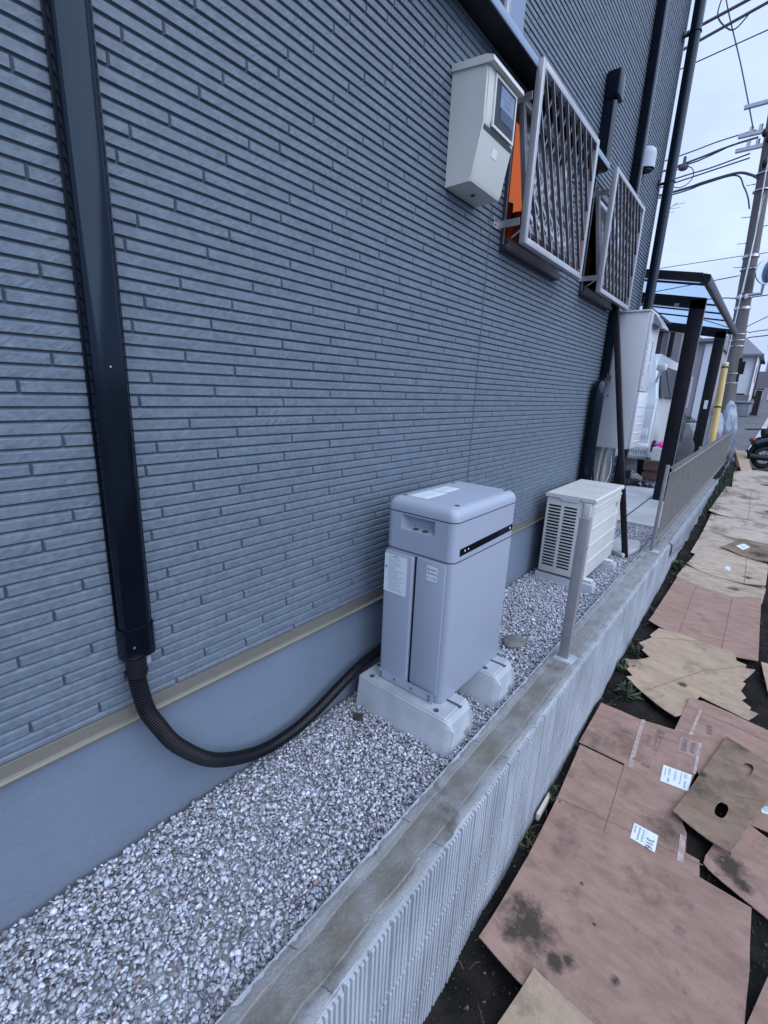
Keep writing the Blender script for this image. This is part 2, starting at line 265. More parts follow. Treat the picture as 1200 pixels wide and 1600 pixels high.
class MB:
    def __init__(s): s.bm = bmesh.new()
    def box(s, x0, x1, y0, y1, z0, z1, bev=0.0, seg=2, rot=None, piv=None):
        vs = [s.bm.verts.new(p) for p in [(x0,y0,z0),(x1,y0,z0),(x1,y1,z0),(x0,y1,z0),(x0,y0,z1),(x1,y0,z1),(x1,y1,z1),(x0,y1,z1)]]
        fs = [s.bm.faces.new([vs[i] for i in q]) for q in [(0,3,2,1),(4,5,6,7),(0,1,5,4),(1,2,6,5),(2,3,7,6),(3,0,4,7)]]
        if bev > 0:
            es = list({e for f in fs for e in f.edges})
            r = bmesh.ops.bevel(s.bm, geom=es, offset=bev, segments=seg, affect='EDGES', profile=0.5)
            vs = list({v for f in r['faces'] for v in f.verts} | {v for v in vs if v.is_valid})
            # every vert of this island
            isl = set(vs); st = list(vs)
            while st:
                v = st.pop()
                for e in v.link_edges:
                    o2 = e.other_vert(v)
                    if o2 not in isl: isl.add(o2); st.append(o2)
            vs = list(isl)
        if rot is not None:
            bmesh.ops.rotate(s.bm, verts=vs, cent=Vector(piv), matrix=rot)
        return vs
    def prism(s, pts, axis, a, b):
        """polygon pts (2-D) extruded along axis from a to b"""
        def P(p, t):
            return {0:(t,p[0],p[1]), 1:(p[0],t,p[1]), 2:(p[0],p[1],t)}[axis]
        A = [s.bm.verts.new(P(p,a)) for p in pts]; B = [s.bm.verts.new(P(p,b)) for p in pts]
        n = len(pts); s.bm.faces.new(A); s.bm.faces.new(B[::-1])
        for i in range(n): s.bm.faces.new([A[i], B[i], B[(i+1)%n], A[(i+1)%n]])
        return A+B
    def quad(s, *ps):
        vs = [s.bm.verts.new(p) for p in ps]; s.bm.faces.new(vs); return vs
    def tube(s, pts, r, n=10, cap=True, rfun=None):
        pts = [Vector(p) for p in pts]; rings = []; up = None
        for i, p in enumerate(pts):
            d = (pts[min(i+1,len(pts)-1)]-pts[max(i-1,0)]).normalized()
            if up is None:
                up = d.orthogonal().normalized()
            up = (up - d*up.dot(d)).normalized(); sd = d.cross(up)
            rr = rfun(i) if rfun else r
            rings.append([s.bm.verts.new(p+(up*math.cos(a)+sd*math.sin(a))*rr) for a in [2*math.pi*k/n for k in range(n)]])
        for A, B in zip(rings, rings[1:]):
            for k in range(n): s.bm.faces.new([A[k], A[(k+1)%n], B[(k+1)%n], B[k]])
        if cap: s.bm.faces.new(rings[0][::-1]); s.bm.faces.new(rings[-1])
        return rings
    def sphere(s, c, r, sub=2, sc=(1,1,1)):
        res = bmesh.ops.create_icosphere(s.bm, subdivisions=sub, radius=r)
        for v in res['verts']: v.co = Vector((v.co.x*sc[0], v.co.y*sc[1], v.co.z*sc[2])) + Vector(c)
        return res['verts']
    def cyl(s, a, b, r, n=20): return s.tube([a, b], r, n)
    def done(s, name, m, parent=None, smooth=False, label=None):
        bmesh.ops.recalc_face_normals(s.bm, faces=s.bm.faces)
        me = bpy.data.meshes.new(name); s.bm.to_mesh(me); s.bm.free()
        if m: me.materials.append(m)
        if smooth:
            me.shade_smooth()
            try: me.set_sharp_from_angle(angle=math.radians(40))
            except Exception: pass
        return link(name, me, parent, label)
def quickbox(name, m, parent, *a, bev=0.0, smooth=True, label=None, **k):
    b = MB(); b.box(*a, bev=bev, **k); return b.done(name, m, parent, smooth=smooth and bev > 0, label=label)
def text_obj(name, s, size, mx, m, parent, label=None, ext=0.0):
    cu = bpy.data.curves.new('t', 'FONT'); cu.body = s; cu.size = size; cu.align_x = 'CENTER'; cu.align_y = 'CENTER'; cu.extrude = ext
    t = bpy.data.objects.new('t', cu); COL.objects.link(t)
    dg = bpy.context.evaluated_depsgraph_get(); dg.update()
    me = bpy.data.meshes.new_from_object(t.evaluated_get(dg)); bpy.data.objects.remove(t)
    me.transform(mx); me.materials.clear(); me.materials.append(m); me.name = name
    return link(name, me, parent, label)
def basis(o, ux, uy, off=0.0):
    """matrix taking text's x,y to the directions ux, uy at o"""
    ux = Vector(ux).normalized(); uy = Vector(uy).normalized(); uz = ux.cross(uy).normalized()
    m = Matrix((ux, uy, uz)).transposed().to_4x4(); m.translation = Vector(o)+uz*off; return m
def soilz(y): return -1.66+0.075*(y-1.2)
GZ = -1.1445      # gravel level
KT = -1.12        # kerb top

# ================================================================ SETTING
def structure(o): o['kind'] = 'structure'; return o
# large ground
b = MB(); b.quad((-600,-600,-2.05),(600,-600,-2.05),(600,900,-2.05),(-600,900,-2.05)); structure(b.done('ground', M_ROAD))
# neighbouring lot: bare dark soil, sloping gently up to the road
bm = bmesh.new(); nx, ny = 90, 240
X0, X1, Y0, Y1 = 0.55, 5.0, -2.5, 9.75
g = []
for j in range(ny+1):
    row = []
    for i in range(nx+1):
        fx = (i/nx)**1.6; x = X0+(X1-X0)*fx; y = Y0+(Y1-Y0)*j/ny
        z = soilz(y)-0.012+0.030*noise.noise((x*5,y*5,0))+0.016*noise.noise((x*17,y*17,3))+0.008*noise.noise((x*40,y*40,5))
        row.append(bm.verts.new((x,y,z)))
    g.append(row)
for j in range(ny):
    for i in range(nx): bm.faces.new([g[j][i],g[j][i+1],g[j+1][i+1],g[j+1][i]])
b = MB(); b.bm.free(); b.bm = bm; structure(b.done('soil_ground', M_SOIL, smooth=True))
# road climbing away
b = MB()
def roadz(y): return -1.13+0.06*max(0,y-10.5)
for (a,c) in [(9.7,10.5),(10.5,40),(40,90)]:
    b.quad((-14,a,roadz(a)),(14,a,roadz(a)),(14,c,roadz(c)),(-14,c,roadz(c)))
structure(b.done('road', M_ROAD))
b = MB()
b.quad((0.75,9.9,roadz(9.9)+.004),(0.87,9.9,roadz(9.9)+.004),(1.15,24,roadz(24)+.004),(1.03,24,roadz(24)+.004)); structure(b.done('road_gutter', M_APRON))
# carport apron
b = MB(); b.box(-5.5,0.485,4.78,12.2,-1.30,-1.125,bev=0.004,seg=1); structure(b.done('carport_pavement', M_APRON))
b = MB(); b.box(0.13,0.142,4.80,12.0,-1.126,-1.121); b.box(0.13,0.485,6.14,6.15,-1.126,-1.121); structure(b.done('pavement_joint', M_GROOVE))
# bed under the gravel
b = MB(); b.box(-0.02,0.49,-2.2,4.78,-1.32,-1.168); structure(b.done('gravel_bed', M_APRON))

# ================================================================ HOUSE
house = empty('house', (-3.5, 1.0, -1.3), 'house wall clad in thin blue-grey brick-pattern siding over a smooth painted foundation', 'house')
OPEN = [(2.035,2.69,0.625,1.205),(3.12,3.745,0.625,1.205)]
ROWH = 0.0252; BL = 0.387
offs = [0.071,0.369,0.181,0.308,0.100,0.250]      # joint positions of six successive rows, going down
verts = []; faces = []
def brick(y0,y1,z0,z1):
    g = 0.0013; bvt = 0.0050; bvs = 0.0022; d = 0.0060
    if y1-y0 < 0.012: return
    k = len(verts); jx = random.uniform(-0.0006,0.0006)
    o = [(y0+g,z0+g),(y1-g,z0+g),(y1-g,z1-g),(y0+g,z1-g)]
    i = [(y0+g+bvs,z0+g+0.0016),(y1-g-bvs,z0+g+0.0016),(y1-g-bvs,z1-g-bvt),(y0+g+bvs,z1-g-bvt)]
    for (y,z) in o: verts.append((-d,y,z))
    for (y,z) in i: verts.append((jx,y,z))
    faces.extend([(k+4,k+5,k+6,k+7),(k,k+1,k+5,k+4),(k+1,k+2,k+6,k+5),(k+2,k+3,k+7,k+6),(k+3,k,k+4,k+7)])
YA, YB, ZB, ZT = -2.2, 4.69, -0.757, 4.9
zc = 0.5576
kmin = math.floor((ZB-zc)/ROWH); kmax = math.ceil((ZT-zc)/ROWH)
for k in range(kmin, kmax+1):
    c = zc+k*ROWH; z0 = max(ZB, c-ROWH/2); z1 = min(ZT, c+ROWH/2)
    if z1-z0 < 0.006: continue
    off = offs[(-k) % 6]
    ys = [YA, 1.9305, 1.9345, YB]
    y = off+math.floor((YA-off)/BL)*BL
    while y < YB:
        if y > YA: ys.append(y)
        y += BL
    for (a,bb,c0,c1) in OPEN:
        if z1 > c0 and z0 < c1: ys += [a,bb]
    ys = sorted(ys)
    for a,bb in zip(ys, ys[1:]):
        mid = (a+bb)/2
        if abs(bb-a) < 0.0045: continue
        if any(o[0]-1e-6 < mid < o[1]+1e-6 and z1 > o[2] and z0 < o[3] for o in OPEN): continue
        brick(a,bb,z0,z1)
me = bpy.data.meshes.new('siding'); me.from_pydata(verts, [], faces); me.materials.append(M_SIDING); link('siding_wall', me, house)
quickbox('sealant_joint', mat('sealant',(0.07,0.09,0.12),rough=0.7), house, -0.006,-0.0022,1.9305,1.9345,-0.757,4.9)
# backing board behind the siding, with the window openings left open
b = MB()
def panel(b, x0, x1, ya, yb, za, zb): b.box(x0,x1,ya,yb,za,zb)
cuts = [(-2.2,2.035),(2.69,3.12),(3.745,4.69)]
for (a,c) in cuts: panel(b,-0.10,-0.0056,a,c,-0.757,4.9)
for (a,c,z0,z1) in OPEN: panel(b,-0.10,-0.0056,a,c,-0.757,z0); panel(b,-0.10,-0.0056,a,c,z1,4.9)
b.done('backing_wall', M_GROOVE, house)
# the other walls and the roof
b = MB(); b.box(-7.0,-6.9,-6.0,4.60,-1.3,4.9); b.box(-6.9,-0.1,4.60,4.69,-0.757,4.9); b.box(-6.9,-0.1,4.62,4.685,-1.3,-0.757); b.box(-6.9,-0.005,-6.0,-5.9,-1.3,4.9); b.box(-0.1,-0.003,-5.9,-2.2,-0.757,4.9); b.done('plain_wall', M_SIDING, house)
b = MB(); b.box(-7.4,0.38,-6.4,5.05,4.95,5.05); b.prism([(-7.4,5.05),(0.38,5.05),(-3.5,6.3)],1,-6.4,5.05); b.done('roof', M_ROOF, house)
quickbox('corner_trim', M_SIDING, house, -0.02,0.004,4.675,4.70,-0.757,4.9)
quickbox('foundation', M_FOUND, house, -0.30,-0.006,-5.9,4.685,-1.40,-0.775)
b = MB(); b.prism([(-0.006,-0.757),(0.000,-0.760),(0.004,-0.786),(0.010,-0.789),(0.010,-0.799),(0.004,-0.801),(-0.006,-0.798)],1,-2.2,4.70); fl_ = b.done('drip_flashing', M_FLASH, house)
b = MB(); b.prism([(0.0102,-0.7885),(0.0145,-0.7895),(0.0145,-0.7925),(0.0102,-0.7925)],1,-2.2,4.70); b.done('nose_lip', mat('bright_aluminium_lip',(0.42,0.40,0.34),rough=0.3,metal=0.5), fl_)
# awning strip over the windows
b = MB(); b.prism([(-0.003,1.232),(0.094,1.222),(0.094,1.247),(-0.003,1.30)],1,0.2,3.045)
aw = b.done('awning', M_BLACKM, house)
quickbox('fascia', M_PANELB, aw, 0.094,0.099,0.2,3.050,1.220,1.248,bev=0.001)
# upper window with its pale surround, just above the awning
uw = quickbox('upper_window', M_PANELB, house, 0.001,0.022,1.86,2.02,1.256,2.6,bev=0.002)
quickbox('frame', M_ALU, uw, 0.001,0.045,1.835,1.86,1.256,2.6,bev=0.002)
quickbox('frame', M_FRAMED, uw, 0.001,0.030,1.822,1.833,1.256,2.6)
quickbox('pane', M_LABEL, uw, 0.001,0.010,1.0,1.822,1.256,2.6)
# windows: fixed frame, top-hung sash pushed out, room behind, the first one glowing as if lit
M_ORANGE = emit('lamplight_glow_wall', (0.42,0.125,0.055), 0.40)  # lamplight put into the wall as orange glow; no lamp inside
M_DRED = mat('dark_red_things', (0.12,0.03,0.025), (0.04,0.015,0.015), rough=0.6, nscale=12)
M_ROOMD = mat('room_lining', (0.30,0.16,0.10), rough=0.8)
for idx,(a,c,z0,z1) in enumerate(OPEN):
    b = MB()
    b.box(-0.09,0.012,a,a+0.022,z0,z1,bev=.002); b.box(-0.09,0.012,c-0.022,c,z0,z1,bev=.002); b.box(-0.09,0.012,a+.022,c-.022,z1-0.022,z1,bev=.002)
    b.box(-0.09,0.030,a+.022,c-.022,z0,z0+0.030,bev=.002); b.box(0.0,0.036,a-0.005,c+0.005,z0-0.024,z0-0.001,bev=.002)
    fr = b.done('window', M_FRAMED, house, smooth=True)
    quickbox('jamb_edge', M_STEEL, fr, 0.012,0.016,a-0.002,a+0.003,z0-0.012,z1)
    # sash hinged at the top
    ang = math.radians(9); R = Matrix.Rotation(-ang,3,'Y'); pv = (0.012,0,z1-0.03)
    ya,yb,za,zb = a+0.03,c-0.03,z0+0.035,z1-0.03
    s = MB()
    for bx in [(0.004,0.026,ya,ya+0.028,za,zb),(0.004,0.026,yb-0.028,yb,za,zb),(0.004,0.026,ya+.028,yb-.028,zb-0.03,zb),(0.004,0.026,ya+.028,yb-.028,za,za+0.034)]:
        s.box(*bx,bev=.0015,rot=R,piv=pv)
    s.done('sash', M_SASH, fr, smooth=True)
    s = MB(); s.box(0.012,0.017,ya+0.028,yb-0.028,za+0.034,zb-0.03,rot=R,piv=pv); s.done('glass', M_GLASS, fr)
    
    for yy_ in (a+0.05,c-0.05): s = MB(); s.cyl((0.0,yy_,z0+0.02),(0.085,yy_,z0+0.07),0.004,8); s.done('stay', M_STEEL, fr)
    # room niche
    b = MB(); x0,x1 = -0.75,-0.09; ya,yb,za,zb = a-.15,c+.15,z0-.15,z1+.15
    b.quad((x0,ya,za),(x0,yb,za),(x0,yb,zb),(x0,ya,zb)); b.quad((x0,yb,za),(x1,yb,za),(x1,yb,zb),(x0,yb,zb)); b.quad((x0,ya,za),(x1,ya,za),(x1,ya,zb),(x0,ya,zb))
    b.quad((x0,ya,za),(x1,ya,za),(x1,yb,za),(x0,yb,za)); b.quad((x0,ya,zb),(x1,ya,zb),(x1,yb,zb),(x0,yb,zb))
    b.done('room', M_ORANGE if idx==0 else M_ROOMD, fr)
    b = MB(); rq = random.Random(idx+3)
    for q in range(16):
        xx = rq.uniform(-.62,-.16); yy = c+rq.uniform(-.12,.10); b.tube([(xx,yy,z0-.1),(xx,yy,z0+rq.uniform(.22,.40))],rq.uniform(.03,.06),10)
    b.done('shelf_things', M_DRED, fr, smooth=True)

# ================================================================ GRILLES
def grille(y0,y1,z0,z1,label):
    t = empty('window_grille',(0.118,(y0+y1)/2,z0),label,'window grille','lattice grilles over the windows')
    xo,xi = 0.120,0.092; sw = 0.026
    for (a,c,d,e) in [(y0,y0+sw,z0,z1),(y1-sw,y1,z0,z1)]: quickbox('frame_stile', M_ALU, t, xi,xo,a,c,d,e,bev=0.002)
    for (a,c,d,e) in [(y0+sw,y1-sw,z1-sw,z1),(y0+sw,y1-sw,z0,z0+sw)]: quickbox('frame_rail', M_ALU, t, xi+.001,xo-.001,a,c,d,e,bev=0.002)
    # two crossing layers of flat diagonal bars: deep ones in front with shade in their dark colour, slim bright ones behind
    zi0,zi1,yi0,yi1 = z0+sw,z1-sw,y0+sw,y1-sw; H = zi1-zi0; pitch = 0.0845
    def lattice(name,sl,xa,xb,hw,m,par):
        b = MB(); dy = sl*H; n = int((yi1-yi0+abs(dy))/pitch)+2
        for i in range(-1,n+1):
            ys = yi0+(i*pitch)+(0 if sl<0 else -abs(dy))+(0.0 if sl>0 else 0.035)
            ta,tb = (yi0-ys)/dy,(yi1-ys)/dy; t0=max(0.0,min(ta,tb)); t1=min(1.0,max(ta,tb))
            if t1-t0 < 0.02: continue
            ya,yb = ys+dy*t0, ys+dy*t1; za,zb = zi0+H*t0, zi0+H*t1; wd = hw*math.hypot(1,sl)
            P = [(ya-wd,za),(ya+wd,za),(yb+wd,zb),(yb-wd,zb)]
            A = [b.bm.verts.new((xa,p[0],p[1])) for p in P]; B = [b.bm.verts.new((xb,p[0],p[1])) for p in P]
            b.bm.faces.new(A[::-1]); b.bm.faces.new(B)
            for q in range(4): b.bm.faces.new([A[q],A[(q+1)%4],B[(q+1)%4],B[q]])
        return b.done(name, m, par)
    fb = lattice('lattice_bars',-0.62,0.1035,0.1160,0.0016,M_BARD,t)
    lattice('bar_edge',-0.62,0.1161,0.1172,0.0020,M_STEEL,fb)  # front edge stays plain steel against the darkened bar sides
    lattice('cross_bars',0.62,0.0900,0.0975,0.0012,M_ALU,t)
    for yy in (y0-0.030, y1-0.0):
        for zz in (z0+0.075, z1-0.13):
            b = MB(); b.box(0.001,0.100,yy,yy+0.003,zz-0.014,zz+0.014); b.box(0.001,0.004,yy-0.035 if yy<y1-.1 else yy,yy if yy<y1-.1 else yy+.035,zz-0.016,zz+0.016,bev=0.001)
            b.cyl((0.004,yy-0.02 if yy<y1-.1 else yy+.02,zz),(0.008,yy-0.02 if yy<y1-.1 else yy+.02,zz),0.006,10)
            b.done('wall_bracket', M_STEEL, t)
    return t
grille(2.022,2.772,0.612,1.250,'larger silver diamond-lattice window grille, next to the meter box')
grille(3.135,3.862,0.612,1.262,'silver diamond-lattice window grille farther along the wall, nearer the house corner')

# ================================================================ CABLE DUCT AT LEFT + CONDUIT
t = empty('cable_duct',(0.0,0.395,-0.60),'glossy black wall duct running down the siding at the left','cable duct')
b = MB()
prof = [(0.001,0.3585),(0.005,0.3585),(0.005,0.3625),(0.016,0.3625),(0.026,0.365),(0.032,0.372),(0.034,0.382),(0.034,0.412),(0.032,0.420),(0.026,0.427),(0.016,0.4295),(0.005,0.4295),(0.005,0.4375),(0.001,0.4375)]
b.prism([(p[0],p[1]) for p in prof],2,-0.565,4.9); b.done('duct_cover', M_BLACK, t, smooth=True)
b = MB(); prof2 = [(0.001,0.3575),(0.020,0.3585),(0.033,0.364),(0.038,0.374),(0.038,0.414),(0.033,0.426),(0.020,0.435),(0.001,0.436)]
b.prism(prof2,2,-0.622,-0.548); b.done('end_cap', M_BLACK, t, smooth=True)
for sc_ in ((0.0375,0.380,-0.590,.003),(0.0335,0.394,0.02,.002)): b = MB(); b.cyl(sc_[:3],(sc_[0]+.0015,sc_[1],sc_[2]),sc_[3],8); b.done('screw', M_STEEL, t)
cpts = [(0.380,-0.612),(0.380,-0.660),(0.384,-0.71),(0.393,-0.765),(0.415,-0.82),(0.445,-0.885),(0.489,-0.948),(0.535,-1.000),(0.59,-1.040),(0.66,-1.074),(0.72,-1.092),(0.781,-1.098),(0.86,-1.094),(0.947,-1.074),(1.03,-1.046),(1.12,-1.018),(1.20,-1.002),(1.30,-0.99),(1.45,-0.985)]
def smooth_curve(P, n):
    P = [Vector(p) for p in P]; out = []
    for i in range(len(P)-1):
        p0,p1,p2,p3 = P[max(i-1,0)],P[i],P[i+1],P[min(i+2,len(P)-1)]
        for k in range(n):
            u = k/n; out.append(0.5*((2*p1)+(-p0+p2)*u+(2*p0-5*p1+4*p2-p3)*u*u+(-p0+3*p1-3*p2+p3)*u**3))
    out.append(P[-1]); return out
fine = smooth_curve([(0.030+0.010*min(1,i/3),y,z) for i,(y,z) in enumerate(cpts)], 40)
# resample at even steps so that the corrugation is regular
acc=[0]; 
for a_,b_ in zip(fine,fine[1:]): acc.append(acc[-1]+(b_-a_).length)
step=0.0019; npt=int(acc[-1]/step); res=[]; j=0
for i in range(npt):
    d=i*step
    while acc[j+1]<d: j+=1
    u=(d-acc[j])/(acc[j+1]-acc[j]); res.append(fine[j].lerp(fine[j+1],u))
b = MB(); b.tube(res,0.019,14,rfun=lambda i: 0.0194 if (i%4) in (1,2) else 0.0162)
o = b.done('corrugated_conduit', M_HOSE, None, smooth=True); tag(o,'black corrugated conduit hose looping from the wall duct to behind the grey unit','conduit')
b = MB(); b.cyl((0.030,0.384,-0.618),(0.032,0.382,-0.664),0.022,18); b.cyl((0.032,0.382,-0.650),(0.032,0.382,-0.656),0.024,18); b.done('connector', M_BLACKM, o, smooth=True)
b = MB(); b.box(0.02,0.03,0.396,0.418,-0.650,-0.624,bev=.003); b.done('clear_tape', M_PLAST, o)

# ================================================================ ELECTRICITY METER BOX
t = empty('meter_box',(0.0,1.69,0.70),'ivory electricity meter box with glass window and sloping hood on the wall','meter box')
b = MB()
ya,yb = 1.579,1.800
prof = [(0.0,0.698),(0.100,0.700),(0.108,0.715),(0.134,0.870),(0.138,0.885),(0.138,1.020),(0.0,1.036)]
b.prism([(p[0],p[1]) for p in prof],1,ya,yb)
bmesh.ops.bevel(b.bm, geom=[e for e in b.bm.edges if abs((e.verts[0].co-e.verts[1].co).y)<1e-5 and min(e.verts[0].co.x,e.verts[1].co.x)>0.05], offset=0.006, segments=3, affect='EDGES')
# window recess is a separate darker box set proud by its trim
b.done('case', M_METER, t, smooth=True)
b = MB(); b.prism([(0.0,1.036),(0.150,1.018),(0.158,1.020),(0.156,1.034),(0.13,1.044),(0.0,1.056)],1,ya-0.006,yb+0.006); b.done('hood', M_METER, t, smooth=True)
wf = [(0.1395,0.1455)]
b = MB(); yw0,yw1,zw0,zw1 = 1.632,1.778,0.872,1.004
b.box(0.1385,0.1435,yw0-.008,yw0,zw0,zw1); b.box(0.1385,0.1435,yw1,yw1+.008,zw0,zw1); b.box(0.1385,0.1435,yw0-.008,yw1+.008,zw0-.008,zw0); b.box(0.1385,0.1435,yw0-.008,yw1+.008,zw1,zw1+.008)
wfo = b.done('window_frame', M_METER, t)
quickbox('dark_interior', M_BLACKM, wfo, 0.1382,0.1388,yw0,yw1,zw0,zw1)
quickbox('glass', M_MGLASS, wfo, 0.1426,0.1430,yw0,yw1,zw0,zw1)
b = MB(); b.box(0.1389,0.1415,1.672,1.772,0.938,0.998,bev=.001); mt = b.done('meter', mat('meter_face',(0.36,0.42,0.54),(0.31,0.37,0.49),rough=0.3), t)
b = MB(); b.box(0.1389,0.1418,1.680,1.772,0.905,0.937,bev=.001); b.done('terminal_cover', mat('meter_grey',(0.07,0.085,0.13),rough=0.35), mt)
b = MB()
for i,(q0,q1,zz) in enumerate([(1.675,1.71,.985),(1.72,1.75,.985),(1.675,1.745,.970)]): b.box(0.1416,0.1419,q0,q1,zz-.003,zz+.003)
b.box(0.1416,0.1419,1.70,1.745,0.950,0.962); b.done('print', M_INKS, mt)
b = MB(); b.prism([(0.1340,0.858),(0.1350,0.8595),(0.1330,0.8480),(0.1320,0.8480)],1,1.585,1.795); b.done('seam', M_GROOVE, t)
b = MB(); b.box(0.1225,0.1250,1.672,1.706,0.796,0.822,rot=Matrix.Rotation(math.radians(9.5),3,'Y'),piv=(0.1240,1.69,0.809)); b.done('latch_plate', M_WHITE, t)
b = MB(); b.cyl((0.05,1.69,0.699),(0.05,1.69,0.695),0.008,12); b.done('cable_gland', M_GROOVE, t)

# ================================================================ UPPER DUCT, VENT, DOWNPIPES
t = empty('pipe_cover',(0.0,3.15,1.25),'short black pipe cover with a rounded top head, rising above the larger grille','pipe cover')
b = MB(); b.prism([(0.001,3.095),(0.055,3.10),(0.066,3.115),(0.066,3.150),(0.055,3.165),(0.001,3.17)],2,1.262,1.60); b.done('duct_cover', M_BLACK, t, smooth=True)
b = MB(); b.box(0.001,0.082,3.085,3.18,1.585,1.72,bev=0.014,seg=4); b.done('head', M_BLACK, t, smooth=True)
quickbox('edge_highlight', M_VENT, t, 0.001,0.05,3.172,3.180,1.262,1.60)  # pale strip drawn as the highlight along the duct's edge

t = empty('vent_hood',(0.0,4.07,1.58),'small rounded pale grey-blue vent hood on the wall between the two downpipes','vent hood')
b = MB()
rings = []
for z,sc_ in [(1.575,1.0),(1.66,1.0),(1.69,0.93),(1.705,0.72),(1.712,0.35)]:
    rings.append([b.bm.verts.new((0.001+0.085*sc_*math.sin(a), 4.07-0.062*sc_*math.cos(a), z)) for a in [math.pi*k/12 for k in range(13)]])
for A,B in zip(rings,rings[1:]):
    for k in range(12): b.bm.faces.new([A[k],A[k+1],B[k+1],B[k]])
b.bm.faces.new(rings[-1]); b.done('hood_shell', M_VENT, t, smooth=True)
b = MB(); b.cyl((0.03,4.07,1.577),(0.03,4.07,1.560),0.042,18); b.done('damper', M_BLACKM, t)
b = MB(); b.cyl((0.001,4.07,1.57),(0.012,4.07,1.57),0.06,20); b.done('base_ring', M_BLACKM, t)

def downpipe(name, x, y, z0, z1, r, label, brackets, sq=False):
    t = empty(name,(x,y,z0),label,'downpipe','rainwater downpipes on the house wall')
    b = MB()
    if sq: b.box(x-r,x+r,y-r,y+r,z0,z1,bev=r*0.35,seg=3)
    else: b.tube([(x,y,z0+(z1-z0)*i/8) for i in range(9)],r,20)
    b.done('pipe', M_BLACK, t, smooth=True)
    for zz in brackets:
        b = MB(); b.box(0.001,x-r*0.7,y-0.006,y+0.006,zz-0.008,zz+0.008); b.box(0.001,0.006,y-0.012,y+0.012,zz-0.03,zz+0.03,bev=.002); b.tube([(x+(r+.003)*math.cos(a),y+(r+.003)*math.sin(a),zz) for a in [2*math.pi*k/20 for k in range(21)]],0.0035,6,cap=False)
        b.done('bracket', M_BLACKM, t)
    return t
downpipe('corner_downpipe',0.078,4.63,-1.14,4.9,0.038,'black downpipe at the far corner of the house, against the sky',(2.62,1.66,0.2))
t = downpipe('offset_downpipe',0.034,3.845,0.10,4.9,0.029,'black downpipe left of the corner pipe, stepping to a thicker pipe low down',(2.9,),sq=True)
b = MB(); b.tube([(0.052,3.66,-1.14),(0.052,3.66,-0.6),(0.052,3.66,0.02)],0.046,20); b.done('lower_pipe', M_BLACK, t, smooth=True)
b = MB(); b.tube(smooth_curve([(0.052,3.66,0.0),(0.052,3.665,0.06),(0.052,3.70,0.09),(0.045,3.79,0.10),(0.036,3.845,0.15)],5),0.043,20); b.done('elbow', M_BLACK, t, smooth=True)
quickbox('bright_edge_strip', M_ALU, t, 0.010,0.060,3.8755,3.878,1.0,4.9)  # thin bright strip along the pipe's far edge
# dark pole leaning on the wall
b = MB(); b.box(-0.020,0.020,-0.016,0.016,0,1.80,bev=0.004)
for v in b.bm.verts:
    u = v.co.z/1.80; v.co = Vector((0.41*(1-u)+0.045*u+v.co.x, 3.72*(1-u)+3.83*u+v.co.y, -1.15*(1-u)+0.60*u))
tag(b.done('leaning_pole', M_DBROWN, None, smooth=True),'dark square pole leaning from the gravel against the house wall behind the ivory outdoor unit','pole')

